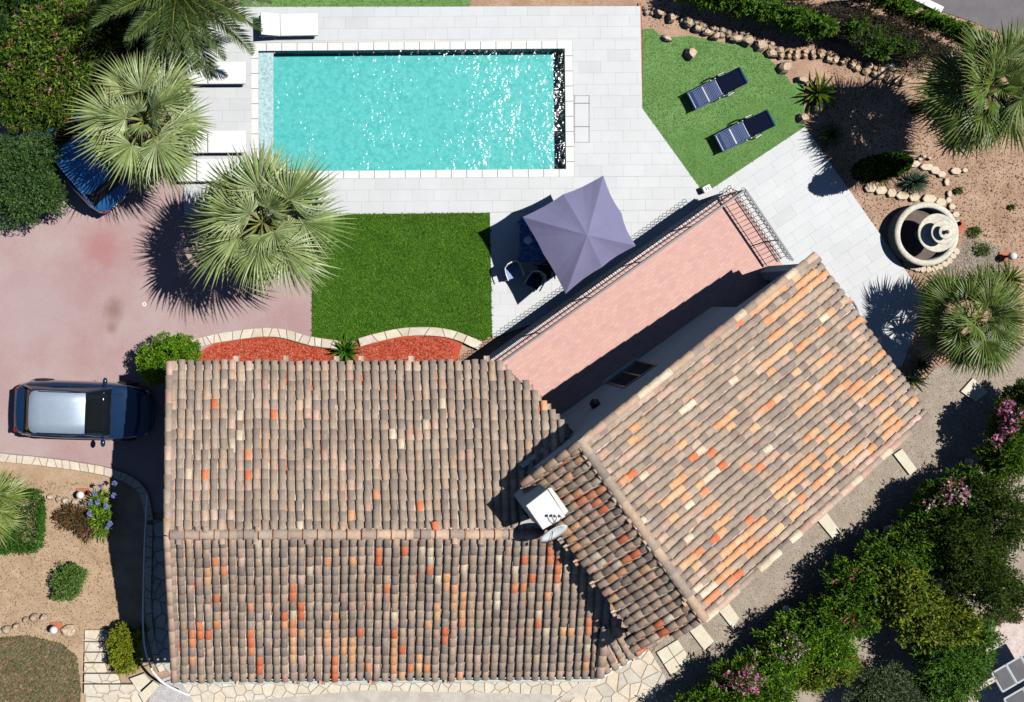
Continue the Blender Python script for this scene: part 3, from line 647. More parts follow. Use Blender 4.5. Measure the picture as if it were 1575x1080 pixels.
# ============================================================ VILLA AND TERRACE
TZ = 1.4
def hit(px, py, P0, N):                          # camera ray through an image point meets a plane
    d = Vector(((px - NX) / FPX, -(py - NY) / FPX, -1)); c = Vector((0, 0, H)); return c + d * ((P0 - c).dot(N) / d.dot(N))
terr = thing('raised_terrace', 'raised terrace with pink tiled floor running along the front of the house', 'terrace', W(950, 480, 0))
to = W(950, 480, 0)
TP = [(755, 556), (1127, 293), (1150, 318), (1199, 400), (1262, 486), (1180, 560), (960, 760), (860, 700), (770, 600)]
tp = [(x - to.x, y - to.y) for x, y in pp(TP, TZ)]
MB().prism(tp, -.07, TZ - .02).make('retaining_wall', M['render'], terr)
MB().add([(x, y, TZ) for x, y in tp], [tuple(range(len(tp)))]).make('tiled_floor', M['brickfloor'], terr)
eb = MB()
for a, b_ in zip([(752, 558), (1127, 291)], [(1128, 291), (1203, 398)]):
    p, q = W(*a, TZ), W(*b_, TZ); d = (q - p).normalized(); n = Vector((-d.y, d.x, 0)) * .07
    eb.prism([(v.x - to.x, v.y - to.y) for v in (p + n, q + n, q - n * .4, p - n * .4)], TZ - .06, TZ + .012)
eb.make('edge_stone', M['coping'], terr, tint=(.95, .86, .84))
# railing
rl = thing('iron_railing', 'black wrought iron railing with ring frieze round the pink terrace', 'railing', W(1127, 293, TZ)); ro = W(1127, 293, TZ)
def rail_run(p, q, inward, nb):
    p = p - ro; q = q - ro; d = (q - p).normalized(); L_ = (q - p).length; R_ = Matrix((d, -inward, Vector((0, 0, 1)))).transposed().to_4x4()
    R_.translation = p
    MB().box(0, L_, -.03, .03, .98, 1.02, R_).make('top_rail', M['rail_grey'], rl)
    MB().box(0, L_, -.012, .012, .06, .085, R_).make('bottom_rail', M['iron'], rl)
    MB().box(0, L_, .0, .018, .78, .80, R_).make('middle_rail', M['iron'], rl)
    prof = [(0, .98), (.0, .8), (.03, .6), (.14, .42), (.21, .28), (.15, .14), (0, .07)]
    bal = MB().tube([(0, y, z) for y, z in prof], .009, 4)
    ring = MB().tube([(.067 * math.cos(a), .067 * math.sin(a) * .8, .067 * math.sin(a) * .5) for a in [k * math.pi / 5 for k in range(10)]], .009, 4, closed=True)
    b0 = bal.make('baluster', M['iron'], rl); r0 = ring.make('ring', M['iron'], rl)
    for k in range(nb):
        for src, dy, dz in ((b0, 0, 0), (r0, .24, .27)):
            o_ = src if k == 0 else src.copy()
            if k: COL.objects.link(o_); o_.parent = rl
            o_.matrix_local = R_ @ Matrix.Translation((L_ * (k + .5) / nb, dy, dz))
    for k in range(0, nb + 1, 12):
        MB().box(L_ * k / nb - .015, L_ * k / nb + .015, -.015, .015, 0, 1.0, R_).make('post', M['iron'], rl)
nw = (W(1127, 293, TZ) - W(745, 563, TZ)).normalized(); inw = Vector((nw.y, -nw.x, 0))
ne = (W(1199, 400, TZ) - W(1127, 293, TZ)).normalized(); inn = Vector((ne.y, -ne.x, 0))
cor = W(1127, 293, TZ) + inw * .06 + inn * .06
rail_run(W(745, 563, TZ) + inw * .06, cor, inw, 60)
rail_run(cor, W(1200, 401, TZ) + inn * .06, inn, 17)
# ---- villa
villa = thing('villa', 'white villa with two wings under weathered clay tile roofs', 'house', (0, 0, 0))
# heights
LR, LN, LS = 5.0, 4.0, 3.85; RR, RN, RS = 5.95, 4.0, 5.5
A_ = W(893, 680, RR); B_ = W(1083, 952, RR); C_ = W(1252, 393, RN); D_ = W(1425, 638, RN); E_ = W(802, 744, RS); G_ = W(975, 985, RS)
def wall(name, pts, z0, z1s, th=.3, mat='render', parent=villa):     # one wall run between two ground points
    (x0, y0), (x1, y1) = pts; d = Vector((x1 - x0, y1 - y0, 0)); n = Vector((-d.y, d.x, 0)).normalized() * th
    za, zb = z1s if isinstance(z1s, tuple) else (z1s, z1s)
    V = [(x0, y0, z0), (x1, y1, z0), (x1, y1, zb), (x0, y0, za)]; V += [(v[0] + n.x, v[1] + n.y, v[2]) for v in V]
    return mk(name, V, [(0, 1, 2, 3), (7, 6, 5, 4), (0, 4, 5, 1), (1, 5, 6, 2), (2, 6, 7, 3), (3, 7, 4, 0)], M[mat], parent)
rx = (B_ - A_).normalized(); rx.z = 0; rx.normalize()                # along the ridge (to SE)
rn = (C_ - A_); rn.z = 0; rn.normalize()                             # towards NE eave
def P2(v): return (v.x, v.y)
wA = W(790, 690.5, TZ); wB = W(863, 638, TZ); wC = W(1094, 472, TZ)
base = Vector(P2(wB)); dirw = (Vector(P2(wC)) - base).normalized()
# local frame of wing R: origin base, u along wall to NE, v inward
vin = Vector((dirw.y, -dirw.x))
def RW(u, v): p = base + dirw * u + vin * v; return (p.x, p.y)
ua = (Vector(P2(A_)) - base).dot(dirw); ue = (Vector(P2(C_)) - base).dot(dirw); us = (Vector(P2(E_)) - base).dot(dirw); uw = (Vector(P2(wC)) - base).dot(dirw)
vb = (Vector(P2(B_)) - base).dot(vin) - .25
def rz_(u): return RR - (u - ua) * (RR - RN) / (ue - ua) if u > ua else RR - (ua - u) * (RR - RS) / (ua - us)
uN = ue - .3
wall('wall', (RW(us + .35, 0), RW(ua, 0)), 0, (rz_(us + .35) - .1, rz_(ua) - .1), -.3)
wall('wall', (RW(ua, 0), RW(uw, 0)), 0, (rz_(ua) - .1, rz_(uw) - .1), -.3)
wall('porch_beam', (RW(uw, 0), RW(uN, 0)), TZ + 1.95, (rz_(uw) - .1, rz_(uN) - .1), -.3)
wall('porch_pillar', (RW(uN - .35, 0), RW(uN, 0)), TZ, TZ + 1.95, -.3)
wall('wall', (RW(uw, .3), RW(uw, 2.6)), 0, rz_(uw) - .12, .3)
wall('wall', (RW(uw, 2.6), RW(uN, 2.6)), 0, (rz_(uw) - .12, rz_(uN) - .12), -.3)
wall('wall', (RW(uN, 2.6), RW(uN, vb)), 0, rz_(uN) - .12, -.3)
wall('wall', (RW(uN, vb), RW(ua, vb)), 0, (rz_(uN) - .12, rz_(ua) - .12), -.3)
wall('wall', (RW(ua, vb), RW(us + .35, vb)), 0, (rz_(ua) - .12, rz_(us + .35) - .12), -.3)
wall('wall', (RW(us + .35, vb), RW(us + .35, 0)), 0, rz_(us + .35) - .12, -.3)
wall('wall', (RW(uN, .3), RW(uN, 2.6)), 0, rz_(uN) - .12, -.25)
# windows on the wall facing the terrace
def opening(u0, u1, z0, z1, name='window'):
    f = MB()
    def bxw(a, b_, c, d, v0, v1):
        P = [RW(a, v0), RW(b_, v0), RW(b_, v1), RW(a, v1)]; f.prism(P, c, d)
    t = .06
    bxw(u0, u1, z1, z1 + t, -.03, .02); bxw(u0, u0 + t, z0, z1, -.03, .02); bxw(u1 - t, u1, z0, z1, -.03, .02); bxw((u0 + u1) / 2 - .03, (u0 + u1) / 2 + .03, z0, z1, -.03, .02)
    w = f.make(name, M['rail_grey'], villa); g = MB().prism([RW(u0, -.012), RW(u1, -.012), RW(u1, .01), RW(u0, .01)], z0, z1).make('pane', M['glass'], w)
    s = MB().prism([RW(u0 - .08, -.1), RW(u1 + .08, -.1), RW(u1 + .08, -.002), RW(u0 - .08, -.002)], z0 - .06, z0).make('sill', M['coping'], w, tint=(.9, .9, .9)); return w
opening(1.7, 2.9, TZ + .02, TZ + 2.0, 'patio_door')
# wall lantern
ln = thing('wall_lantern', 'small dark wall lantern on the shaded white wall above the terrace', 'lantern', (*RW(.75, -.1), TZ + 1.75))
MB().lathe([(.0, -.18), (.10, -.15), (.13, .08), (.17, .10), (0, .24)], 6).make('lamp_body', M['iron'], ln)
MB().box(-.02, .02, -.02, .1, .0, .04).make('bracket', M['iron'], ln)
# wing L walls
lw = [W(280, 575, LN), W(770, 575, LN), W(868, 672, 4.2), W(868, 1030, LS), W(282, 1030, LS)]
LWp = [P2(p) for p in lw]
gb = MB(); x0, x1 = W(278, 820, 4.5).x, W(880, 820, 4.5).x; yn, ys_, yr = W(0, 575, LN).y, W(0, 1025, LS).y, W(0, 822, LR).y
wall('wall', ((x0, yn), (W(768, 0, LN).x, yn)), 0, LN - .05, -.3)
wall('wall', ((x1, ys_), (x0, ys_)), 0, LS - .05, -.3)
mk('gable_wall', [(x0, yn, 0), (x0, ys_, 0), (x0, ys_, LS - .08), (x0, yr, LR - .12), (x0, yn, LN - .08), (x0 + .3, yn, 0), (x0 + .3, ys_, 0), (x0 + .3, ys_, LS - .08), (x0 + .3, yr, LR - .12), (x0 + .3, yn, LN - .08)],
   [(0, 1, 2, 3, 4), (9, 8, 7, 6, 5), (0, 5, 6, 1), (1, 6, 7, 2), (2, 7, 8, 3), (3, 8, 9, 4), (4, 9, 5, 0)], M['render'], villa)
wall('wall', ((W(768, 0, LN).x, yn), P2(W(862, 672, 4.2))), 0, 3.95, -.3)
wall('wall', ((x1, W(0, 960, LS).y), (x1, ys_)), 0, LS - .05, -.3)
# ---- roof tiles
PAL = {'g': [(178, 162, 148), (172, 156, 143), (186, 169, 153), (166, 151, 141), (181, 164, 150), (175, 159, 146), (190, 172, 157), (158, 145, 138)],
       'pk': [(222, 190, 172), (214, 178, 162), (228, 198, 180)], 'cr': [(240, 224, 200), (232, 216, 190)], 'lt': [(255, 186, 142), (250, 178, 134), (255, 194, 152)],
       'or': [(248, 148, 108), (242, 138, 98), (250, 158, 118)], 'tn': [(206, 180, 158), (198, 172, 150)], 'ch': [(214, 190, 170), (204, 178, 158), (224, 200, 180), (190, 170, 156), (226, 176, 146)]}
ALLT = []                                        # (matrix, kind colour, parent, z, shape)
def tile_shape(L_=.40, w0=.205, w1=.165, h0=.068, h1=.054, n=6, th=.010, concave=False):
    V = []; F = []
    for (y, w, h, z) in ((0, w0, h0, .016), (L_, w1, h1, .0)):
        for k in range(n + 1):
            a = math.pi * k / n; V.append((-math.cos(a) * w / 2, y, z + (math.sin(a) * h if not concave else (1 - math.sin(a)) * h * .8)))
    for k in range(n + 1):
        a = math.pi * k / n; V.append((-math.cos(a) * (w0 / 2 - th), 0, .016 + (math.sin(a) * (h0 - th) if not concave else (1 - math.sin(a)) * h0 * .8 - th)))
    m = n + 1
    for k in range(n): F.append((k, k + 1, m + k + 1, m + k)); F.append((2 * m + k, 2 * m + k + 1, k + 1, k))
    return np.array(V), F
SH = {'cover': tile_shape(), 'channel': tile_shape(w0=.17, w1=.19, h0=.05, h1=.05, n=4, concave=True), 'ridge': tile_shape(L_=.50, w0=.30, w1=.26, h0=.13, h1=.11, n=7), 'verge': tile_shape(L_=.46, w0=.24, w1=.20, h0=.11, h1=.09, n=6)}
def srgb(c): return tuple(v * 1.08 for v in lin(c))
def kindcol(kind, j=.07):
    c = random.choice(PAL[kind]); k = random.uniform(1 - j, 1 + j); return tuple(min(.95, v * k * (1.05 if kind in ('g', 'tn') else .94 if kind == 'pk' else 1)) for v in srgb(c))
def plane_roof(name, P0, P1, P2_, poly_px, marks, probs, row=.285, col=.243, label=None, skip=None):
    P0, P1, P2_ = Vector(P0), Vector(P1), Vector(P2_); u = (P1 - P0).normalized(); n = u.cross(P2_ - P0).normalized()
    if n.z < 0: P0, P1 = P1, P0; u = -u; n = u.cross(P2_ - P0).normalized()
    v = n.cross(u)
    uv = lambda p: ((p - P0).dot(u), (p - P0).dot(v))
    reg = [uv(hit(x, y, P0, n)) for x, y in poly_px]
    root = mk(name, [tuple(P0 + u * a + v * b_ - n * .03) for a, b_ in reg] + [tuple(P0 + u * a + v * b_ - n * .13) for a, b_ in reg],
              [tuple(range(len(reg))), tuple(range(2 * len(reg) - 1, len(reg) - 1, -1))] + [(i, len(reg) + i, len(reg) + (i + 1) % len(reg), (i + 1) % len(reg)) for i in range(len(reg))], M['brown'], villa)
    mk_ = [(uv(hit(x, y, P0, n)), k, kd) for (x, y, k, kd) in marks]
    R_ = Matrix((u, v, n)).transposed().to_4x4(); flip = Matrix.Identity(4)
    amax = max(p[0] for p in reg); amin = min(p[0] for p in reg); bmax = max(p[1] for p in reg); bmin = min(p[1] for p in reg)
    jt = random.Random(5)
    for i in range(int((amax - amin) / col) + 1):
        a = amin + (i + .5) * col
        if a > amax: break
        bo = jt.uniform(-.035, .035)
        for j in range(-1, int((bmax - bmin) / row) + 2):
            for typ in ('cover', 'channel'):
                aa = a if typ == 'cover' else a + col / 2
                b_ = bmin + j * row + bo + (0 if typ == 'cover' else row * .4)
                if not inpoly(aa, b_ + row * .55, reg): continue
                kind = jt.choices(list(probs), list(probs.values()))[0] if typ == 'cover' else ('ch' if jt.random() < .95 else jt.choice(['lt', 'or', 'g', 'g']))
                if typ == 'cover':
                    for (mu, mv), k, kd in mk_:
                        if abs(mu - aa) < col * .52 and abs(mv - (b_ + row * .5)) < row * (k * .5 + .02): kind = kd
                T = R_.copy(); T.translation = P0 + u * (aa + jt.uniform(-.011, .011)) + v * b_ + n * (jt.uniform(0, .006) + (0.03 if typ == 'cover' else -.012))
                T = T @ Matrix.Rotation(jt.gauss(0, .028), 4, 'Z')
                ALLT.append([T, kindcol(kind), root, typ])
    return root, P0, u, v, n
def tile_line(p, q, shape, kinds, parent, spacing, lift=.0, roll=0):
    d = (q - p); L_ = d.length; d.normalize(); s = Vector((0, 0, 1)).cross(d).normalized(); up = d.cross(s); n = max(1, round(L_ / spacing))
    R_ = Matrix((-s, d, up)).transposed().to_4x4()
    if R_.determinant() < 0: R_ = Matrix((s, d, up)).transposed().to_4x4()
    for k in range(n):
        T = R_.copy(); T.translation = p + d * (L_ * k / n) + up * (lift + random.uniform(0, .004))
        ALLT.append([T @ Matrix.Rotation(random.uniform(-.02, .02), 4, 'Z'), kindcol(random.choice(kinds)), parent, shape])
z1 = lambda x, y, n, k, ox, oy: (ox + x / 3.94, oy + y / 3.94, n, k)
mU = [z1(x, y, n, k, 0, 540) for x, y, n, k in [(1297, 325, 1, 'or'), (1507, 610, 1, 'or'), (1507, 730, 1, 'or'), (1240, 728, 1, 'or'), (1240, 790, 1, 'pk'), (1400, 440, 1, 'pk'), (1455, 370, 1, 'cr'), (1452, 500, 1, 'cr'), (1132, 725, 1, 'cr'), (1237, 985, 1, 'pk'), (1293, 995, 1, 'pk'), (1400, 980, 1, 'pk'), (1507, 790, 1, 'pk'), (1455, 685, 1, 'pk'), (1400, 550, 1, 'cr'), (1407, 95, 1, 'pk'), (1508, 95, 1, 'pk'), (1355, 990, 1, 'g')]]
mU += [z1(x, y, n, k, 400, 540) for x, y, n, k in [(90, 380, 1, 'or'), (940, 915, 1, 'or'), (36, 205, 1, 'pk'), (38, 330, 1, 'pk'), (302, 360, 2, 'pk'), (350, 365, 1, 'pk'), (405, 610, 1, 'pk'), (458, 615, 1, 'pk'), (822, 495, 1, 'cr'), (877, 550, 1, 'cr'), (928, 490, 1, 'pk'), (1028, 425, 1, 'cr'), (1083, 315, 1, 'cr'), (1192, 610, 1, 'pk'), (1243, 610, 1, 'pk'), (722, 665, 1, 'pk'), (725, 840, 1, 'lt'), (570, 975, 1, 'lt'), (673, 925, 1, 'pk'), (565, 790, 1, 'pk'), (300, 550, 1, 'tn'), (400, 90, 1, 'tn'), (550, 140, 1, 'pk'), (253, 1040, 1, 'cr')]]
mU += [z1(122, 350, 1, 'lt', 800, 540)]
mD = [z1(x, y, n, k, 400, 810) for x, y, n, k in [(718, 190, 2, 'or'), (873, 160, 1, 'or'), (1030, 265, 1, 'or'), (768, 390, 1, 'or'), (190, 415, 2, 'or'), (140, 510, 1, 'or'), (245, 495, 2, 'or'), (200, 590, 2, 'or'), (612, 610, 1, 'or'), (815, 655, 1, 'or'), (870, 715, 1, 'or'), (920, 835, 1, 'or'), (1020, 830, 1, 'or'), (1128, 630, 2, 'or'), (460, 830, 3, 'or'), (400, 220, 1, 'lt'), (558, 220, 1, 'lt'), (458, 555, 1, 'lt'), (140, 600, 1, 'lt'), (250, 660, 1, 'lt'), (200, 740, 2, 'lt'), (405, 665, 1, 'lt'), (510, 740, 2, 'lt'), (560, 740, 2, 'lt'), (665, 820, 1, 'lt'), (818, 790, 4, 'lt'), (868, 890, 1, 'lt'), (970, 795, 2, 'lt'), (1028, 605, 1, 'lt'), (1235, 520, 4, 'lt'), (1185, 430, 3, 'lt'), (1225, 870, 1, 'lt'), (352, 740, 2, 'pk'), (1135, 330, 1, 'lt'), (295, 280, 1, 'cr'), (193, 500, 1, 'cr'), (820, 550, 1, 'cr'), (1240, 270, 1, 'cr'), (1085, 330, 1, 'cr'), (1450, 205, 1, 'cr'), (1445, 440, 2, 'cr'), (983, 150, 1, 'cr'), (1035, 180, 2, 'cr'), (30, 340, 1, 'pk'), (37, 445, 1, 'pk'), (612, 240, 2, 'pk'), (457, 650, 3, 'pk'), (1180, 620, 2, 'pk'), (30, 165, 1, 'pk'), (1078, 520, 2, 'lt'), (925, 660, 1, 'pk'), (1553, 365, 1, 'or'), (1553, 260, 1, 'cr')]]
mD += [z1(x, y, n, k, 0, 810) for x, y, n, k in [(1288, 225, 1, 'or'), (1240, 320, 2, 'lt'), (1345, 285, 1, 'or'), (1297, 450, 1, 'or'), (1450, 190, 2, 'pk'), (1510, 505, 1, 'lt'), (1510, 620, 1, 'or'), (1512, 740, 2, 'or'), (1150, 670, 1, 'or'), (1150, 815, 1, 'lt'), (1195, 605, 2, 'or'), (1250, 670, 1, 'or'), (1300, 610, 1, 'or'), (1560, 850, 2, 'or'), (1350, 610, 1, 'pk')]]
mD += [z1(x, y, n, k, 800, 810) for x, y, n, k in [(32, 205, 1, 'or'), (80, 310, 1, 'or'), (27, 370, 1, 'or'), (190, 150, 3, 'or'), (240, 270, 3, 'or'), (182, 430, 1, 'lt'), (125, 555, 1, 'or'), (280, 640, 1, 'lt'), (385, 620, 2, 'or'), (372, 850, 1, 'lt'), (237, 380, 1, 'pk'), (380, 710, 1, 'cr'), (125, 500, 1, 'cr')]]
mR = [z1(x, y, n, k, 800, 540) for x, y, n, k in [(1250, 395, 3, 'lt'), (1285, 440, 1, 'lt'), (685, 440, 1, 'lt'), (675, 530, 1, 'lt'), (965, 565, 1, 'lt'), (1470, 360, 2, 'lt'), (1520, 50, 3, 'lt'), (1430, 460, 1, 'lt'), (960, 780, 2, 'lt'), (905, 910, 3, 'lt'), (995, 900, 1, 'lt'), (1360, 730, 1, 'lt'), (625, 770, 1, 'lt'), (1100, 820, 1, 'lt'), (1440, 1020, 2, 'lt'), (1160, 970, 2, 'lt'), (1210, 1010, 2, 'lt'), (895, 1015, 1, 'lt'), (1550, 840, 2, 'lt'), (1520, 310, 1, 'or'), (1145, 630, 1, 'or'), (1035, 650, 1, 'or'), (680, 730, 1, 'or'), (1430, 740, 1, 'or'), (1225, 705, 1, 'or'), (1360, 1015, 1, 'or'), (1120, 830, 1, 'or'), (860, 250, 2, 'pk'), (770, 290, 2, 'pk'), (880, 640, 2, 'pk'), (1330, 245, 1, 'pk'), (1250, 180, 1, 'cr'), (1000, 320, 2, 'cr'), (750, 740, 1, 'cr'), (1170, 760, 2, 'cr'), (1035, 940, 1, 'cr'), (630, 650, 2, 'pk')]]
mR += [z1(x, y, n, k, 800, 270) for x, y, n, k in [(1460, 780, 4, 'lt'), (1520, 1010, 1, 'lt'), (1330, 915, 1, 'or')]]
mR += [z1(x, y, n, k, 1175, 540) for x, y, n, k in [(350, 50, 2, 'lt'), (390, 160, 3, 'lt'), (570, 70, 1, 'lt'), (680, 60, 2, 'lt'), (690, 130, 2, 'lt'), (620, 210, 5, 'lt'), (740, 195, 1, 'lt'), (470, 230, 2, 'lt'), (540, 235, 2, 'lt'), (670, 330, 2, 'lt'), (260, 340, 4, 'lt'), (740, 410, 2, 'lt'), (780, 450, 2, 'lt'), (895, 335, 1, 'lt'), (710, 510, 1, 'lt'), (630, 580, 1, 'lt'), (450, 520, 3, 'lt'), (270, 545, 2, 'lt'), (420, 480, 1, 'lt'), (340, 545, 1, 'lt'), (360, 610, 1, 'lt'), (400, 640, 2, 'lt'), (490, 630, 3, 'lt'), (270, 680, 1, 'lt'), (210, 670, 2, 'lt'), (110, 760, 1, 'lt'), (190, 760, 2, 'lt'), (330, 780, 3, 'lt'), (80, 860, 2, 'lt'), (140, 870, 1, 'lt'), (260, 215, 1, 'lt'), (80, 270, 1, 'lt'), (100, 20, 3, 'lt'), (205, 960, 2, 'lt'), (50, 310, 1, 'or'), (240, 900, 1, 'or'), (770, 530, 8, 'pk'), (560, 690, 4, 'pk')]]
mR += [z1(x, y, n, k, 1175, 270) for x, y, n, k in [(50, 740, 3, 'lt'), (250, 650, 3, 'lt'), (330, 620, 2, 'lt'), (230, 720, 4, 'lt'), (80, 830, 3, 'lt'), (160, 870, 2, 'lt'), (540, 890, 2, 'lt'), (90, 980, 2, 'lt'), (230, 1010, 2, 'lt')]]
mR += [z1(x, y, n, k, 800, 810) for x, y, n, k in [(1300, 85, 4, 'lt'), (1320, 165, 5, 'lt'), (1200, 30, 2, 'lt'), (1480, 70, 5, 'lt'), (1070, 220, 1, 'lt'), (1040, 160, 1, 'lt'), (1230, 280, 2, 'lt'), (1180, 330, 2, 'lt'), (1180, 60, 1, 'or'), (1080, 135, 1, 'or'), (1170, 430, 2, 'or'), (1295, 310, 1, 'or'), (1110, 390, 2, 'cr'), (1060, 350, 1, 'cr'), (1260, 110, 2, 'lt')]]
mS = [z1(x, y, n, k, 800, 540) for x, y, n, k in [(430, 855, 2, 'or'), (345, 895, 1, 'or'), (465, 900, 1, 'or'), (510, 930, 1, 'or'), (370, 655, 1, 'lt'), (300, 765, 1, 'lt'), (355, 830, 1, 'lt'), (335, 945, 1, 'lt'), (390, 1000, 1, 'or'), (360, 1050, 2, 'lt'), (180, 745, 1, 'pk'), (120, 770, 1, 'pk'), (235, 790, 1, 'pk'), (290, 865, 1, 'pk'), (300, 930, 1, 'tn'), (430, 1030, 1, 'lt')]]
mS += [z1(x, y, n, k, 800, 810) for x, y, n, k in [(635, 55, 1, 'or'), (705, 150, 1, 'or'), (650, 185, 1, 'or'), (600, 205, 1, 'or'), (465, 225, 1, 'or'), (540, 440, 1, 'lt'), (770, 235, 1, 'lt'), (630, 255, 1, 'lt'), (580, 290, 1, 'lt'), (520, 120, 1, 'lt'), (890, 615, 1, 'or'), (850, 580, 1, 'or'), (330, 170, 1, 'lt'), (320, 120, 1, 'lt'), (430, 190, 1, 'cr'), (530, 220, 1, 'cr'), (600, 240, 1, 'cr'), (900, 545, 1, 'cr'), (320, 35, 1, 'lt'), (520, 395, 1, 'pk'), (560, 35, 1, 'cr'), (480, 150, 1, 'tn'), (830, 650, 1, 'cr')]]
pL = {'g': .89, 'tn': .09, 'pk': .02}; pD = {'g': .80, 'tn': .15, 'pk': .045, 'cr': .005}; pR = {'g': .78, 'tn': .14, 'pk': .06, 'cr': .01, 'lt': .01}; pS = {'g': .44, 'tn': .36, 'pk': .18, 'cr': .02}  # west tiles are pinker; south and west mixes also paled to offset weak sun
r1 = plane_roof('north_roof_slope', W(262, 560, LN), W(770, 560, LN), W(257, 822, LR), [(262, 556), (768, 555), (883, 664), (808, 730), (880, 800), (880, 824), (257, 824)], mU, pL)[0]
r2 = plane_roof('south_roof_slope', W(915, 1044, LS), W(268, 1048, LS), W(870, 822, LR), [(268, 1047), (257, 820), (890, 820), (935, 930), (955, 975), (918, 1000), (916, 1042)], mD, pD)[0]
r3 = plane_roof('east_roof_slope', D_, C_, A_, [(893, 680), (1252, 392), (1428, 640), (1083, 954)], mR, pR, row=.29, col=.236)[0]
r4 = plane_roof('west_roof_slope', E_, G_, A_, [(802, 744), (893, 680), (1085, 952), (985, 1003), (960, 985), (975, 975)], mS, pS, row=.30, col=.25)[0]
K0 = W(921, 1040, 3.9); K1 = W(990, 1000, 3.9); K2 = W(950, 955, 4.35)
r5 = plane_roof('small_roof_slope', K0, K1, K2, [(916, 1042), (991, 1000), (972, 970), (930, 968)], [], {'g': .7, 'tn': .3}, row=.29, col=.26)[0]
up = Vector((0, 0, 1))
tile_line(W(851, 821, LR), W(257, 822, LR), 'ridge', ['g', 'g', 'tn', 'g'], r1, .49, .03)
for k in range(27):                              # ridge joint mortar bands
    p = W(257, 822, LR).lerp(W(851, 821, LR), (k + .25) / 26.3)
    tb = MB().tube([(0, -math.cos(a) * .155, math.sin(a) * .14) for a in [math.pi * q / 8 for q in range(9)]], .014, 4); tb.make('mortar_joint', M['terracotta'], r1, loc=p + up * .05)
tile_line(B_, A_, 'ridge', ['g', 'g', 'tn'], r3, .40, .04)
tile_line(D_ + rx * .0, B_, 'verge', ['pk', 'cr', 'g', 'pk'], r3, .42, .04)
tile_line(C_, A_, 'verge', ['pk', 'tn', 'tn', 'cr', 'g'], r3, .42, .05)
tile_line(E_, A_, 'verge', ['tn', 'pk'], r4, .40, .05)
tile_line(W(261, 557, LN) , W(257, 820, LR), 'verge', ['tn', 'pk', 'g', 'g'], r1, .42, .05)
tile_line(W(269, 1046, LS), W(257, 824, LR), 'verge', ['pk', 'tn', 'pk'], r2, .42, .05)
tile_line(W(921, 1038, 3.92), W(930, 968, 4.4), 'ridge', ['pk', 'tn', 'g'], r5, .40, .05)
# two loose tiles lying on the roof
def emit_tiles():
    for t in ALLT: t.append(1.0 / (H - t[0].translation.z) ** 2 * {'cover': 1, 'channel': .35, 'ridge': 2.2, 'verge': 1.4}[t[3]])
    idx = sorted(range(len(ALLT)), key=lambda i: -ALLT[i][4]); solo = set(idx[:300]); cache = {}
    groups = {}
    names = {'cover': 'tile', 'channel': 'tile', 'ridge': 'ridge_tile', 'verge': 'verge_tile'}
    for i, (T, c, par, shp, _) in enumerate(ALLT):
        V, F = SH[shp]
        if i in solo:
            key = (shp, tuple(round(x, 2) for x in c)); me = cache.get(key)
            if me is None:
                o = mk(names[shp], V, F, M['tile'], par, True, tint=c); cache[key] = o.data
            else:
                o = bpy.data.objects.new(names[shp], me); COL.objects.link(o); o.parent = par
            o.matrix_local = T
        else: groups.setdefault(par.name, []).append((T, c, shp, par))
    for nm, L_ in groups.items():
        VV = []; FF = []; TT = []; n0 = 0
        for T, c, shp, par in L_:
            V, F = SH[shp]; A = np.array(T); VV.append(V @ A[:3, :3].T + A[:3, 3]); FF += [tuple(k + n0 for k in f) for f in F]; n0 += len(V); TT.append(np.repeat([c], len(V), 0))
        tag(mk('roof_tiles', np.concatenate(VV), FF, M['tile'], L_[0][3], True, tint=np.concatenate(TT)), kind='stuff')
emit_tiles()
# gutters
MB().tube([W(268, 1050, LS - .12), W(917, 1046, LS - .12)], .05, 8).make('gutter', simple('pale_green_gutter', (.55, .62, .60), .5), villa)
MB().tube([W(919, 1046, 3.8), W(992, 1003, 3.8)], .04, 8).make('gutter', M['white'], villa)
MB().tube([C_ + rn * .05 - up * .1, D_ + rn * .05 - up * .1], .05, 8).make('gutter', M['rail_grey'], villa)
# fascia between the wings
wall('parapet', (P2(W(806, 722, 4.9)), P2(W(880, 664, 4.5))), 3.0, (4.75, 4.35), .12)
# chimney with caps
ch = MB(); zt = 6.55; q = [W(809, 778, zt), W(841.7, 752.8, zt), W(870, 795, zt), W(835, 815, zt)]
cx = sum((p for p in q), Vector()) / 4
ch.prism([P2(p) for p in q], 4.4, zt, bev=.015); chim = ch.make('chimney', pmat('white_chimney', (.84, .85, .84), (.76, .76, .74), 4, .85, c3=(.6, .56, .5), scale3=9, f3=.25), villa)
fl = MB().prism([P2(W(842, 751, 5.75)), P2(W(848, 750, 5.75)), P2(W(874, 786, 5.75)), P2(W(868, 792, 5.75))], 5.2, 5.78).make('flashing', M['coping'], chim, tint=(.97, .97, .95))
MB().prism([P2(W(805, 790, 5.0)), P2(W(835, 817, 5.0)), P2(W(830, 826, 5.0)), P2(W(795, 818, 5.0))], 4.5, 5.05).make('mortar_fillet', M['concrete'], chim)
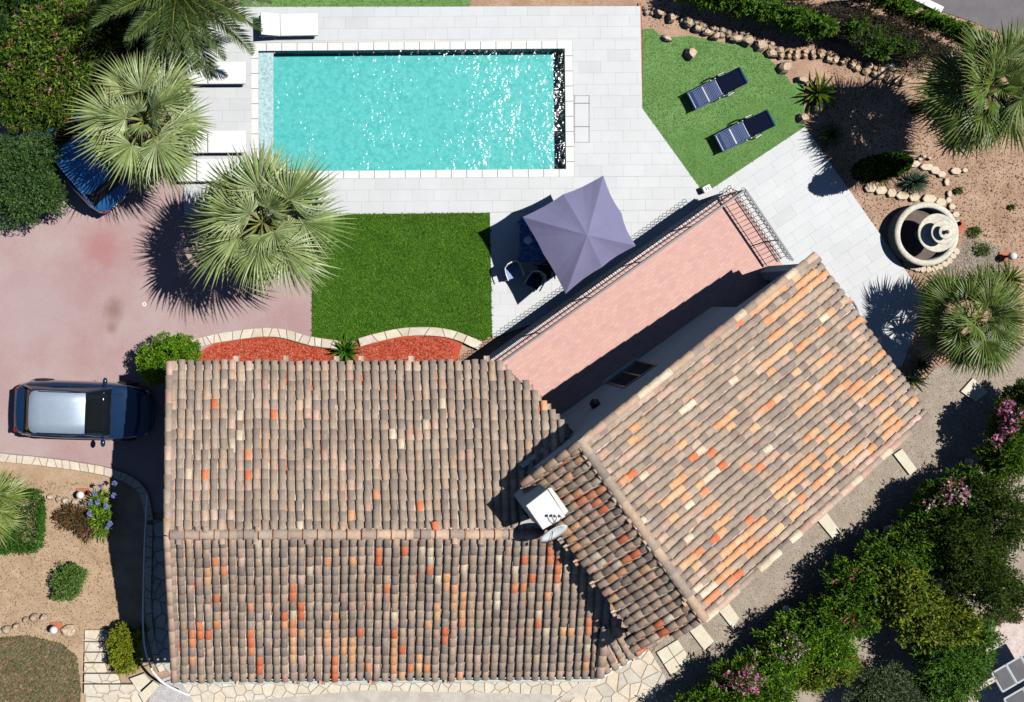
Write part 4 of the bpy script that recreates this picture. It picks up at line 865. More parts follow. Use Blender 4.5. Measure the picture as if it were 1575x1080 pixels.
# antenna and dish
an = thing('hooked_antenna', 'two small hooked grey pipes standing on top of the white chimney', 'antenna', (*P2(W(850, 806, zt)), zt)); ao = an.location
for dx in (0, .12):
    MB().tube([(dx, 0, 0), (dx + .02, .12, .22), (dx + .03, .24, .34), (dx - .02, .30, .34), (dx - .04, .27, .28)], .012, 5).make('pipe', M['rail_grey'], an)
    MB().box(dx - .05, dx - .0, .24, .30, .26, .34).make('cap', M['iron'], an)
dp = thing('satellite_dish', 'white oval satellite dish mounted at the foot of the chimney', 'satellite dish', W(851, 820, 6.1))
prof = [(0, -.05), (.12, -.042), (.24, -.015), (.34, .03)]
dsh = MB().lathe(prof + [(.335, .018), (.24, -.03), (0, -.066)], 24).make('dish', pmat('dish_white', (.80, .84, .86), (.76, .8, .82), 5, .5), dp, True)
dsh.rotation_euler = (math.radians(55), 0, math.radians(30)); dsh.scale = (1.25, 1.25, 1.25)
MB().tube([(0, .05, -.05), (-.02, -.3, -.18), (-.02, -.36, -.1)], .012, 5).make('feed_arm', M['rail_grey'], dp)
MB().box(-.06, .0, -.42, -.34, -.14, -.06).make('receiver', M['rail_grey'], dp)
MB().tube([(0, .1, -.1), (.02, .16, -1.0)], .02, 6).make('mount_pole', M['rail_grey'], dp)
# loose orange tile lying askew on the north slope
T0 = None
lt_ = W(667, 800, 4.98); o = mk('loose_tile', *SH['cover'], M['tile'], None, True, tint=kindcol('or'), loc=(lt_.x, lt_.y, 5.08), rz=math.radians(8)); o.rotation_euler = (math.radians(-6), 0, math.radians(190)); tag(o, 'bright orange clay tile lying askew near the roof ridge', 'roof tile')
# ============================================================ PLANTS
def leaves_mesh(P, D, L_, Wd, T, r, droop=.25):
    """P points, D directions, L_ lengths, Wd widths, T tints -> folded leaf quads"""
    m = len(P); up = r.normal(size=(m, 3)) * .55 + np.array([0, 0, 1.0]); S = np.cross(D, up); S /= np.linalg.norm(S, axis=1)[:, None] + 1e-9
    mid = P + D * (L_ * .5)[:, None]; tip = P + D * L_[:, None]; tip[:, 2] -= L_ * droop
    V = np.zeros((m, 4, 3)); V[:, 0] = P; V[:, 1] = mid + S * (Wd / 2)[:, None]; V[:, 2] = tip; V[:, 3] = mid - S * (Wd / 2)[:, None]
    return V.reshape(-1, 3), np.arange(m * 4).reshape(-1, 4), np.repeat(T, 4, 0)
def ico_dirs(r, n):
    d = r.normal(size=(n, 3)); return d / np.linalg.norm(d, axis=1)[:, None]
BUSH = []
def bush(name, label, cat, blobs, h, n, size, cols, seed, group=None, flowers=None, twigs=0, z=-.05, fill=.55, wr=.35, squash=1.0, base=None, box=None, twigcol=None):
    """blobs: (px,py,rx,ry,height) lobes in image pixels at crown height"""
    n = int(n * 1.7); size *= 1.12; cols = [(c[0] * 1.85, c[1] * 1.65, c[2] * 1.4) for c in cols]
    r = np.random.default_rng(seed); bx = base or blobs[0][:2]; o = W(bx[0], bx[1], 0); root = thing(name, label, cat, (o.x, o.y, 0), group=group)
    ar = np.array([b[2] * b[3] for b in blobs], float); cnt = (n * ar / ar.sum()).astype(int); PP = []; DD = []; LC = []
    for (b, c) in zip(blobs, cnt):
        hb = b[4] if len(b) > 4 else h; cc = W(b[0], b[1], hb * .75); rx, ry = b[2] / 47, b[3] / 47
        d = ico_dirs(r, c); d[:, 2] = np.abs(d[:, 2]) * r.choice([1, 1, 1, -.6], c)
        # clumps make an uneven outline
        k = max(8, int(c / 60)); cd = ico_dirs(r, k); cd[:, 2] = np.abs(cd[:, 2]); ca = r.uniform(.58, 1.15, k)
        near = np.argmax(d @ cd.T, axis=1); rad = ca[near] * (1 - (1 - (d * cd[near]).sum(1)) * 1.6) * np.power(r.uniform(.25, 1, c), fill)
        if box:
            q = r.uniform(-1, 1, (c, 3)); s = np.argmax(np.abs(q), 1); q[np.arange(c), s] = np.sign(q[np.arange(c), s]) * r.uniform(.85, 1.06, c); q[:, 2] = np.abs(q[:, 2])
            pos = np.c_[cc.x + q[:, 0] * rx, cc.y + q[:, 1] * ry, z + hb * (q[:, 2])]; d = q / np.linalg.norm(q, axis=1)[:, None]
        else: pos = np.c_[cc.x + d[:, 0] * rad * rx, cc.y + d[:, 1] * rad * ry, z + hb * (.45 + .55 * d[:, 2] * rad * squash)]
        PP.append(pos); DD.append(d); LC.append(r.uniform(.75, 1.2, k)[near])
    P = np.concatenate(PP) - np.array([o.x, o.y, 0]); D = np.concatenate(DD); lc = np.concatenate(LC); P[:, 2] = np.maximum(P[:, 2], .02); m = len(P)
    D = D * .7 + r.normal(size=(m, 3)) * .6 + np.array([0, 0, .3]); D /= np.linalg.norm(D, axis=1)[:, None]
    T = np.array(cols)[r.integers(0, len(cols), m)] * (lc * r.uniform(.8, 1.2, m))[:, None]; L_ = size * r.uniform(.6, 1.4, m)
    V, F, TT = leaves_mesh(P, D, L_, L_ * wr, T, r); f = mk('foliage', V, F, M['leaf'], root, tint=TT)
    tb = MB(); rr = random.Random(seed)
    for k in range(max(5, twigs)):
        i = rr.randrange(m); p = Vector(P[i]) * .92; k_ = max(0, 1 - .45 / (p.xy.length + 1e-6)) if twigs else 0; q = Vector((p.x * k_ + rr.uniform(-.12, .12), p.y * k_ + rr.uniform(-.12, .12), 0)); mid = q.lerp(p, .5) + Vector((rr.uniform(-.1, .1), rr.uniform(-.1, .1), .05))
        tb.tube([q, mid, p], .02 if not twigs else .016, 4, r2=.009)
    tb.make('stem', M['twig'], root)
    if flowers:
        fc, nf, fs, sel = flowers; top = np.where(P[:, 2] > np.quantile(P[:, 2], .45))[0]
        if sel: 
            sx = np.array([W(x, y, h)[:2] for x, y, _ in sel]) - np.array([o.x, o.y]); sr = np.array([q[2] / 47 for q in sel])
            dd = np.linalg.norm(P[top, None, :2] - sx[None], axis=2) / sr[None]; top = top[(dd.min(1) < 1)]
            hh = P[top, 2]; top = top[hh > np.quantile(hh, .5)] if len(top) > 20 else top
        if len(top):
            ix = r.choice(top, nf); Pf = P[ix] + D[ix] * (L_[ix] * .6)[:, None] + np.array([0, 0, .05]); k = 5
            Pq = np.repeat(Pf, k, 0) + r.normal(size=(nf * k, 3)) * fs * .55; Dq = ico_dirs(r, nf * k); Dq[:, 2] = np.abs(Dq[:, 2]) + .2
            Tq = np.array(fc)[r.integers(0, len(fc), nf * k)]; Lq = fs * r.uniform(.7, 1.3, nf * k)
            V, F, TT = leaves_mesh(Pq, Dq, Lq, Lq * .9, Tq, r, 0); mk('blossom', V, F, M['leaf'], root, tint=TT)
    return root
G1 = [alb(84, 116, 42, .7), alb(60, 96, 30, .7), alb(104, 136, 52, .7), alb(46, 80, 30, .7)]
GD = [alb(48, 84, 34, .6), alb(64, 100, 44, .6), alb(34, 66, 26, .6), alb(82, 112, 52, .6)]
GB = [alb(110, 160, 30, .7), alb(84, 140, 22, .7), alb(130, 172, 48, .7), alb(60, 112, 20, .7)]
GO = [alb(140, 156, 60, .7), alb(96, 130, 40, .7), alb(70, 104, 36, .7), alb(160, 160, 80, .7), alb(110, 92, 60, .6)]
GG = [alb(92, 116, 92, .7), alb(70, 96, 70, .7), alb(112, 134, 104, .7)]
PK = [alb(236, 130, 190), alb(246, 170, 212), alb(220, 90, 150), alb(250, 210, 226)]
PK2 = [alb(226, 80, 130), alb(240, 120, 160), alb(206, 60, 100), alb(250, 180, 200)]
WP = [alb(250, 225, 225), alb(245, 205, 215), alb(255, 245, 240)]
# --- top left oleanders and shrubs
bush('oleander_shrub', 'big oleander with pink flowers in the top left corner', 'shrub', [(70, 60, 62, 62, 2.4), (105, 30, 45, 45, 2.5), (55, 125, 55, 55, 2.2), (100, 90, 50, 55, 2.3), (30, 95, 40, 50, 2.1)], 2.4, 15000, .17, G1 + G1 + GO[:2], 21, flowers=(PK2, 120, .07, None), twigs=50, wr=.24)
bush('oleander_shrub', 'lower oleander with sparse pink flowers between the big one and the grey green bush', 'shrub', [(30, 165, 40, 38, 2.0), (75, 165, 42, 35, 2.0), (15, 140, 30, 40, 2.0)], 2.0, 6000, .15, G1 + G1 + GO[:2], 22, flowers=(PK2, 45, .06, None), twigs=30, wr=.26)
bush('dark_shrub', 'dark green leafy shrub behind the oleanders at the left edge', 'shrub', [(0, 45, 26, 36, 1.8), (-10, 90, 25, 35, 1.7), (40, -8, 60, 24, 1.7), (-10, 5, 30, 30, 1.7)], 1.8, 3500, .13, GD, 23)
bush('pine_shrub', 'rounded grey green bush beside the rear of the blue car', 'shrub', [(40, 270, 54, 60, 2.3), (62, 235, 38, 36, 2.3), (20, 310, 46, 40, 2.2), (70, 300, 30, 38, 2.0), (10, 240, 40, 40, 2.2)], 2.3, 16000, .10, [alb(80, 118, 66, .7), alb(62, 98, 52, .7), alb(96, 132, 84, .7), alb(50, 80, 44, .7)], 24, twigs=20, wr=.3)
bush('dark_shrub', 'dark shrub growing under the date palm between the palms', 'shrub', [(165, 65, 50, 50, 1.6), (190, 15, 60, 40, 1.6), (130, 120, 40, 60, 1.5), (230, 60, 40, 50, 1.2)], 1.6, 7000, .13, GD + [alb(96, 70, 46, .6)], 25, twigs=20)
# --- rounded bushes
bush('clipped_bush', 'bright green rounded bush at the top left corner of the tiled roof', 'bush', [(256, 553, 44, 38, 1.9), (238, 566, 26, 26, 1.7), (280, 545, 26, 28, 1.9)], 1.9, 16000, .065, GB, 26, wr=.4, fill=.25)
bush('clipped_bush', 'yellow green rounded bush beside the crazy paved garden steps', 'bush', [(190, 990, 28, 26, 1.2), (190, 1018, 24, 22, 1.1)], 1.2, 9000, .065, [alb(120, 146, 30, .75), alb(96, 124, 24, .75), alb(146, 166, 46, .75), alb(130, 116, 40, .7)], 27, wr=.4, fill=.25)
bush('clipped_hedge', 'square clipped dark green hedge block at the left edge of the sandy garden', 'hedge', [(26, 806, 31, 42, 1.2), (-20, 810, 30, 40, 1.2)], 1.2, 12000, .075, [alb(60, 108, 34, .7), alb(44, 84, 26, .7), alb(78, 128, 46, .7)], 28, box=True)
bush('small_bush', 'small dense green bush alone on the sandy ground', 'bush', [(104, 895, 24, 24, .9), (97, 910, 20, 20, .8), (112, 888, 20, 20, .9)], .9, 5000, .085, [alb(92, 130, 62, .7), alb(70, 106, 50, .7), alb(114, 148, 80, .7)], 29)
# --- top right hedge
TH = [(1075, -16), (1110, -6), (1150, 4), (1190, 13), (1230, 24), (1264, 38)]
bush('trimmed_hedge', 'bright green leafy front of the long hedge above the boulder row', 'hedge', [(x, y, 30, 14, 1.6) for x, y in TH], 1.6, 14000, .11, [alb(84, 128, 38, .7), alb(60, 100, 26, .7), alb(104, 146, 58, .7)], 31, twigs=80)
bush('bare_hedge', 'leafless grey brown twiggy middle of the hedge along the road', 'hedge', [(x, y, 34, 24, 1.6) for x, y in [(1130, -8), (1190, 0), (1240, 8), (1290, 20), (1330, 30), (1370, 44), (1400, 60), (1425, 78), (1345, 54), (1300, 34), (1385, 30), (1412, 44), (1440, 62), (1462, 82), (1340, 10)]], 1.7, 6500, .10, [alb(80, 70, 66, .6), alb(64, 54, 52, .6), alb(70, 80, 44, .6)], 32, twigs=1500, wr=.2)
bush('trimmed_hedge', 'thin bright green hedge strip directly beside the grey road', 'hedge', [(x, y, 22, 9, 1.8) for x, y in [(1340, -14), (1372, -4), (1400, 8), (1430, 22), (1455, 32), (1480, 42), (1505, 54)]], 1.8, 12000, .09, [alb(88, 138, 34, .7), alb(62, 108, 22, .7), alb(110, 156, 48, .7)], 33)
bush('dark_shrub', 'open green shrub below the bare hedge near the leaning post', 'shrub', [(1345, 55, 26, 22, 1.4), (1372, 58, 22, 20, 1.3), (1322, 40, 22, 20, 1.5), (1365, 74, 16, 16, 1.2), (1400, 72, 22, 14, 1.3)], 1.4, 6500, .09, [alb(82, 122, 44, .7), alb(108, 138, 74, .7), alb(56, 92, 36, .7), alb(70, 128, 36, .7)], 34, twigs=40)
# --- big hedge bottom right
bush('oleander_shrub', 'pink flowered oleander at the right edge above the stepping stones hedge', 'shrub', [(1574, 650, 34, 40, 2.3), (1560, 708, 34, 36, 2.3), (1592, 612, 24, 26, 2.2)], 2.6, 11000, .13, G1 + GB[:1], 41, flowers=(PK, 120, .10, [(1566, 622, 26), (1550, 668, 32)]), twigs=40, wr=.28)
bush('oleander_shrub', 'oleander with pink and white flower clusters right of the round stepping slabs', 'shrub', [(1478, 774, 52, 40, 2.2), (1450, 806, 44, 38, 2.1), (1512, 764, 40, 40, 2.3)], 2.6, 14000, .12, G1 + GB[1:2], 42, flowers=(PK + WP, 95, .085, [(1445, 762, 36), (1480, 745, 36), (1432, 775, 22), (1500, 740, 14)]), twigs=40, wr=.28)
bush('oleander_shrub', 'oleander carrying the dense pink flower cluster at the bottom of the photo', 'shrub', [(1150, 1060, 52, 40, 2.2), (1110, 1085, 50, 28, 2.1), (1190, 1080, 45, 34, 2.2), (1080, 1100, 50, 24, 2.0)], 2.2, 12000, .12, GB + G1, 43, flowers=(PK, 150, .075, [(1140, 1040, 24), (1158, 1052, 20), (1130, 1055, 16), (1125, 1036, 12)]), twigs=30, wr=.28)
bush('oleander_shrub', 'green shrub dotted with small white and pale pink flowers below the roof ridge end', 'shrub', [(1236, 990, 56, 38, 1.9), (1276, 964, 48, 34, 2.0), (1206, 1022, 48, 34, 1.8), (1285, 1000, 40, 36, 2.0)], 2.3, 16000, .11, GB + G1[:2], 44, flowers=(WP + PK[:1], 110, .055, [(1225, 950, 26), (1190, 1000, 26), (1215, 965, 22), (1230, 1010, 22), (1180, 1050, 20)]), twigs=30, wr=.32)
bush('leafy_shrub', 'dense mid green shrub in the middle of the large hedge mass', 'shrub', [(1338, 906, 56, 40, 2.2), (1380, 866, 52, 40, 2.3), (1424, 842, 50, 36, 2.3), (1314, 950, 50, 40, 2.1)], 2.6, 18000, .11, G1 + GB[:2], 45, flowers=(PK2, 12, .08, [(1330, 965, 10), (1320, 890, 20)]), twigs=30, wr=.34)
bush('leafy_shrub', 'olive yellow leaved shrub in the centre of the large hedge mass', 'shrub', [(1400, 925, 55, 45, 2.8), (1440, 960, 52, 42, 2.8), (1390, 905, 44, 36, 2.8), (1480, 960, 36, 34, 2.7)], 2.8, 17000, .13, [alb(128, 150, 46, .66), alb(98, 128, 36, .66), alb(74, 108, 32, .66), alb(140, 150, 64, .66)], 46, twigs=30, wr=.38)
bush('dark_shrub', 'tall dark green tree crown at the right edge over the hedge', 'tree', [(1520, 880, 62, 60, 3.4), (1560, 800, 50, 60, 3.5), (1560, 920, 45, 40, 3.4), (1490, 830, 45, 45, 3.2)], 3.4, 20000, .10, [alb(58, 84, 22, .7), alb(44, 66, 18, .7), alb(74, 100, 28, .7)], 47, twigs=30, wr=.34)
bush('leafy_shrub', 'bright green rounded shrub left of the grey panels', 'shrub', [(1495, 1020, 42, 50, 2.4), (1470, 1060, 45, 40, 2.3), (1450, 1010, 34, 36, 2.4), (1520, 980, 26, 34, 2.4)], 2.4, 16000, .10, [alb(84, 132, 48, .66), alb(62, 106, 38, .66), alb(104, 146, 60, .66)], 48, wr=.34)
bush('grey_shrub', 'grey green soft leaved shrub at the bottom edge', 'shrub', [(1375, 1062, 46, 34, 1.8), (1410, 1080, 40, 30, 1.8), (1350, 1085, 40, 26, 1.7)], 1.8, 12000, .08, GG, 49, wr=.3)
bush('leafy_shrub', 'loose yellowish green shrub under the flowering hedge at the bottom', 'shrub', [(1290, 1035, 40, 22, 1.4), (1250, 1050, 40, 20, 1.3), (1300, 1015, 26, 20, 1.4)], 1.4, 6000, .10, GO + GB[:2], 50, twigs=30)
bush('white_rock_planting', 'low straggling plants on the pale gravel above the grey panels', 'plant', [(1560, 950, 22, 8, .4), (1535, 955, 12, 8, .4)], .4, 700, .10, GG + [alb(150, 110, 96)], 51)
# low weeds
for i, (x, y, rr_, lab) in enumerate(((1478, 293, 6, 'tiny grey green weed alone on the bare soil above the fountain'), (1560, 318, 3, 'tiny green sprout on the bare soil at the right'), (1502, 355, 14, 'thin green grass tuft right of the terracotta block'), (1515, 385, 16, 'sparse weeds on the pale grey gravel'), (222, 968, 12, 'small straggling weed where the sandy soil meets the steps'))):
    bush('weed', lab, 'plant', [(x, y, rr_, rr_ * .8, .15)], .15, 60 + rr_ * 14, .07, [alb(110, 140, 70), alb(84, 116, 56)], 60 + i, z=-.06)
# --- cypress
M['needle'] = leaf_mat('cypress_needle', .7, .02, .2)
def cypress():
    r = np.random.default_rng(70); p0 = W(1318, 266); hgt = 3.0; root = thing('cypress_tree', 'slim dark columnar cypress casting a long shadow over the paving', 'tree', (p0.x, p0.y, -.05))
    n = 15000; t = r.uniform(0, 1, n) ** .8; prof = np.interp(t, [0, .12, .4, .8, 1], [.2, .34, .40, .30, .05]); a = r.uniform(0, 6.28, n); rad = prof * np.power(r.uniform(.4, 1, n), .35) * (1 + .12 * np.sin(a * 5 + t * 20))
    P = np.c_[np.cos(a) * rad, np.sin(a) * rad, .1 + t * hgt]; D = np.c_[np.cos(a) * .5, np.sin(a) * .5, np.full(n, .9)] + r.normal(size=(n, 3)) * .35; D /= np.linalg.norm(D, axis=1)[:, None]
    cols = np.array([alb(70, 116, 24, .6), alb(52, 92, 18, .6), alb(90, 136, 34, .6)]); T = cols[r.integers(0, 3, n)]; L_ = .085 * r.uniform(.6, 1.4, n)
    V, F, TT = leaves_mesh(P, D, L_, L_ * .4, T, r, 0); mk('foliage', V, F, M['needle'], root, tint=TT); MB().tube([(0, 0, 0), (0, 0, hgt * .8)], .06, 8, r2=.02).make('trunk', M['bark'], root)
cypress()
# --- fan palms
def fan_frond(name, pet, R_, nseg, droop, seed, cols, spread=105, drytip=.1):
    r = random.Random(seed); V = []; F = []; T = []
    def add(vs, fs, cs): n = len(V); V.extend(vs); F.extend(tuple(i + n for i in f) for f in fs); T.extend(cs)
    pc = alb(172, 176, 96, .8); k = 5
    for i in range(k + 1):
        t = i / k; x = pet * t; z = -droop * .25 * (x ** 2); w = .028 * (1 - .4 * t)
        V += [(x, -w, z), (x, w, z), (x, 0, z - .02)]; T += [pc] * 3
        if i:
            a = len(V) - 6; F += [(a, a + 3, a + 4, a + 1), (a + 1, a + 4, a + 5, a + 2), (a + 2, a + 5, a + 3, a)]
    z0 = -droop * .25 * pet ** 2; slope = -droop * .5 * pet
    for i in range(nseg):
        f = i / (nseg - 1) * 2 - 1; an = math.radians(spread * f + r.uniform(-2, 2)); L_ = R_ * (1 - .28 * abs(f) ** 1.6) * r.uniform(.9, 1.06)
        ca, sa = math.cos(an), math.sin(an); hw = math.radians(spread / nseg) * 1.02; cone = .28 * (1 - abs(f)) + .05
        base = r.choice(cols); kk = r.uniform(.62, 1.2); c = tuple(v * kk for v in base); c2 = tuple(v * kk * 1.1 for v in base); tipc = alb(196, 190, 140, .8) if r.random() < .6 else c
        if r.random() < drytip: tipc = alb(200, 170, 120, .8); c2 = tuple((a + b_) / 2 for a, b_ in zip(c2, tipc))
        tw = r.uniform(-.12, .12); dr = droop * r.uniform(.7, 1.5)
        def pt(rr, off, lift=0):
            x = pet + rr * ca - off * sa; y = rr * sa + off * ca; zz = z0 + slope * (rr * max(ca, -.2)) - dr * .55 * max(0, rr - R_ * .3) ** 1.8 / max(.35, R_) + cone * rr * .25 + lift
            return (x, y, zz + off * tw)
        r1, r2, r3 = L_ * .52, L_ * .78, L_
        w1 = r1 * hw * .98; w2 = w1 * .46
        vs = [pt(.02, 0), pt(r1, -w1, 0), pt(r1, 0, .03), pt(r1, w1, 0), pt(r2, -w2, 0), pt(r2, 0, .016), pt(r2, w2, 0), pt(r3, 0)]
        add(vs, [(0, 1, 2), (0, 2, 3), (1, 4, 5, 2), (2, 5, 6, 3), (4, 7, 5), (5, 7, 6)], [c, c, c2, c, c, c2, c, tipc])
    o = mk(name, V, F, M['frond'], tint=np.array(T)); me = o.data; bpy.data.objects.remove(o); return me
def fan_palm(label, px, py, hgt, meshes, nf, seed, trunk=.16, lo=-48, hi=78, scale=1.0, dead=4, dead_mesh=None):
    c = W(px, py, hgt); root = thing('fan_palm', label, 'palm tree', (c.x, c.y, -.06), group=None); r = random.Random(seed)
    tb = MB(); n = 12; pts = [(math.sin(k) * .02, math.cos(k * 1.3) * .02, hgt * k / n) for k in range(n + 1)]; tb.tube(pts, trunk * 1.3, 10, r2=trunk); tb.make('trunk', M['bark'], root)
    bt = MB()
    for k in range(34):
        a = k * 2.4; z = hgt * (.25 + .72 * k / 34); bt.add([(math.cos(a) * trunk * .9, math.sin(a) * trunk * .9, z), (math.cos(a + .5) * trunk * 1.0, math.sin(a + .5) * trunk, z - .05), (math.cos(a + .2) * trunk * 1.7, math.sin(a + .2) * trunk * 1.7, z + .16)], [(0, 1, 2)])
    tag(bt.make('leaf_bases', M['bark'], root), kind='stuff')
    for k in range(nf):
        t = (k + .5) / nf; el = math.radians(hi + (lo - hi) * t ** .85 + r.uniform(-7, 7)); az = k * 2.39996 + r.uniform(-.3, .3); el += math.radians(r.uniform(-14, 12))
        o = bpy.data.objects.new('frond', meshes[k % len(meshes)]); COL.objects.link(o); o.parent = root
        s = scale * r.uniform(.68, 1.12) * (1 if t > .15 else .6 + 2.6 * t)
        o.matrix_local = Matrix.Translation((0, 0, hgt + .05 - .25 * t)) @ Matrix.Rotation(az, 4, 'Z') @ Matrix.Rotation(-el, 4, 'Y') @ Matrix.Rotation(r.uniform(-.6, .6), 4, 'X') @ Matrix.Scale(s, 4)
    if dead_mesh:
        for k in range(dead):
            o = bpy.data.objects.new('dry_frond', dead_mesh); COL.objects.link(o); o.parent = root; o['label'] = 'dry brown frond'
            o.matrix_local = Matrix.Translation((0, 0, hgt - .3)) @ Matrix.Rotation(r.uniform(0, 6.28), 4, 'Z') @ Matrix.Rotation(math.radians(62), 4, 'Y') @ Matrix.Scale(scale * .9, 4)
    return root
CS = [alb(186, 208, 132, .74), alb(164, 190, 108, .74), alb(208, 220, 160, .74), alb(142, 170, 96, .74), alb(184, 206, 150, .74)]
CGn = [alb(136, 168, 72, .62), alb(110, 146, 54, .62), alb(168, 190, 108, .62), alb(92, 124, 46, .62)]
FS = [fan_frond('fan_frond', .95, 1.15, 30, .9, 100 + i, CS) for i in range(5)]
FG = [fan_frond('green_fan_frond', .95, 1.1, 28, .8, 120 + i, CGn) for i in range(5)]
FDm = fan_frond('dry_fan_frond', .8, .8, 24, 1.6, 140, [alb(206, 164, 116, .8), alb(176, 136, 96, .8)], drytip=1)
fan_palm('silvery fan palm overhanging the blue car in the upper left', 222, 185, 3.5, FS, 44, 1, scale=1.08, dead=5, dead_mesh=FDm)
fan_palm('silvery fan palm standing at the corner of the dark green lawn', 404, 342, 4.2, FS, 50, 2, scale=1.15, dead=5, dead_mesh=FDm)
fan_palm('large green fan palm beside the road in the upper right', 1520, 135, 3.7, FG, 70, 3, scale=1.0, dead=0)
fan_palm('lower green fan palm beside the path right of the roof', 1500, 492, 2.3, FG, 50, 4, scale=.84, trunk=.13, lo=-35)
fan_palm('small pale fan palm cut by the left edge above the clipped hedge', -14, 790, 1.7, [fan_frond('pale_fan_frond', .6, 1.0, 26, .6, 150 + i, [alb(170, 196, 96, .7), alb(140, 170, 70, .7), alb(190, 206, 130, .7)]) for i in range(2)], 18, 5, trunk=.1, lo=0, scale=.9)
# --- date palm
def date_frond(L_, seed, cols):
    r = random.Random(seed); V = []; F = []; T = []; n = 58; pts = []
    for i in range(n + 1):
        t = i / n; pts.append(Vector((L_ * (t - .08 * t * t), 0, .35 * L_ * t * (1 - 1.9 * t) * .9)))
    pc = alb(176, 178, 78, .8)
    for i, p in enumerate(pts):
        w = .03 * (1 - i / n) + .004; V += [(p.x, -w, p.z), (p.x, w, p.z), (p.x, 0, p.z + w)]; T += [pc] * 3
        if i: a = len(V) - 6; F += [(a, a + 3, a + 5, a + 2), (a + 2, a + 5, a + 4, a + 1)]
    for i in range(5, n):
        t = i / n; ll = L_ * .22 * math.sin(math.pi * min(1, t * .92 + .1)) ** .6 * r.uniform(.85, 1.1); p = pts[i]
        for s in (-1, 1):
            an = math.radians(52 - 24 * t + r.uniform(-6, 6)); up_ = r.uniform(.2, .6); d = Vector((math.cos(an), s * math.sin(an), up_ * .5)).normalized(); q = d.cross(Vector((0, 0, 1))).normalized() * .018
            c = r.choice(cols); k = len(V); m_ = p + d * ll * .5; e = p + d * ll - Vector((0, 0, ll * .22))
            V += [tuple(p - q * .6), tuple(m_ - q), tuple(e), tuple(m_ + q), tuple(p + q * .6)]; F.append((k, k + 1, k + 2, k + 3, k + 4)); T += [c] * 5
    o = mk('date_frond', V, F, M['frond'], tint=np.array(T)); me = o.data; bpy.data.objects.remove(o); return me
DF = [date_frond(2.9, 160 + i, [alb(104, 132, 66, .62), alb(84, 112, 54, .62), alb(124, 150, 84, .62)]) for i in range(3)]
c = W(275, -14, 3.4); dpalm = thing('date_palm', 'feathery date palm reaching in over the deck from the top edge', 'palm tree', (c.x, c.y, -.06)); rr = random.Random(3)
MB().tube([(0, 0, 0), (0, 0, 3.3)], .26, 12, r2=.24).make('trunk', M['bark'], dpalm)
for k in range(40):
    t = (k + .5) / 40; el = math.radians(70 - 92 * t ** .8 + rr.uniform(-5, 5)); az = k * 2.39996 + .4
    o = bpy.data.objects.new('frond', DF[k % 3]); COL.objects.link(o); o.parent = dpalm
    o.matrix_local = Matrix.Translation((0, 0, 3.35 - .2 * t)) @ Matrix.Rotation(az, 4, 'Z') @ Matrix.Rotation(-el, 4, 'Y') @ Matrix.Rotation(rr.uniform(-.4, .4), 4, 'X') @ Matrix.Scale(rr.uniform(.85, 1.05), 4)
# --- rosettes
def rosette(name, label, cat, px, py, R_, hgt, n, cols, seed, wd=.05, lo=5, hi=80, z=-.05, curve=.5, single=False, group=None):
    r = random.Random(seed); c = W(px, py, hgt * .5); root = thing(name, label, cat, (c.x, c.y, z), group=group); V = []; F = []; T = []
    for k in range(n):
        t = (k + .5) / n; el = math.radians(hi + (lo - hi) * t + r.uniform(-8, 8)); az = k * 2.39996 + r.uniform(-.2, .2); L_ = R_ * r.uniform(.82, 1.12)
        d = Vector((math.cos(az), math.sin(az), 0)); s = Vector((-math.sin(az), math.cos(az), 0)) * wd / 2; b0 = len(V); col = r.choice(cols); kk = r.uniform(.8, 1.15); col = tuple(v * kk for v in col)
        for i, (q, w) in enumerate(((0, .6), (.35, 1), (.7, .75), (1, .05))):
            p = d * (L_ * q * math.cos(el)) + Vector((0, 0, hgt * .3 + L_ * q * math.sin(el) - curve * L_ * q * q * .5)); 
            V += [tuple(p - s * w), tuple(p + Vector((0, 0, -wd * .25))), tuple(p + s * w)]; T += [col] * 3
            if i: a = len(V) - 6; F += [(a, a + 3, a + 4, a + 1), (a + 1, a + 4, a + 5, a + 2)]
        if single:
            o = mk('leaf', V, F, M['frond'], root, tint=np.array(T)); V = []; F = []; T = []
    if not single: mk('leaves', V, F, M['frond'], root, tint=np.array(T))
    MB().tube([(0, 0, 0), (0, 0, hgt * .35)], R_ * .09, 8).make('stem', M['bark'], root); return root
CY = [alb(92, 132, 32, .7), alb(70, 108, 24, .7), alb(120, 150, 40, .7), alb(150, 160, 46, .7)]
rosette('cycad', 'dark green spiky cycad overlapping the stone border above the eaves', 'plant', 532, 540, .66, .55, 46, [alb(84, 140, 32, .7), alb(58, 104, 24, .7), alb(104, 156, 44, .7)], 1, wd=.06, single=True)
rosette('cycad', 'yellow green spiky cycad beside the tip of the turf', 'plant', 1262, 142, .78, .6, 42, CY, 2, wd=.085, single=True)
rosette('cycad', 'low dark spiky plant at the foot of the upper right fan palm', 'plant', 1480, 213, .75, .5, 40, CY, 3, wd=.06)
rosette('cycad', 'small bright spiky plant above the lower fan palm near the white globe lamp', 'plant', 1556, 430, .7, .7, 44, [alb(120, 156, 40, .7), alb(88, 126, 28, .7)], 4, wd=.06)
rosette('yucca', 'round fine leaved green yucca ball at the edge of the paved walkway', 'plant', 1283, 206, .52, .9, 260, [alb(120, 148, 104, .7), alb(84, 122, 66, .7), alb(66, 100, 50, .7)], 5, wd=.018, lo=-30, hi=88, curve=.1)
rosette('yucca', 'blue green fine leaved yucca ball inside the ring of stones', 'plant', 1413, 279, .52, .7, 260, [alb(120, 156, 136, .7), alb(84, 122, 98, .7), alb(70, 104, 84, .7)], 6, wd=.018, lo=-20, hi=88, curve=.1)
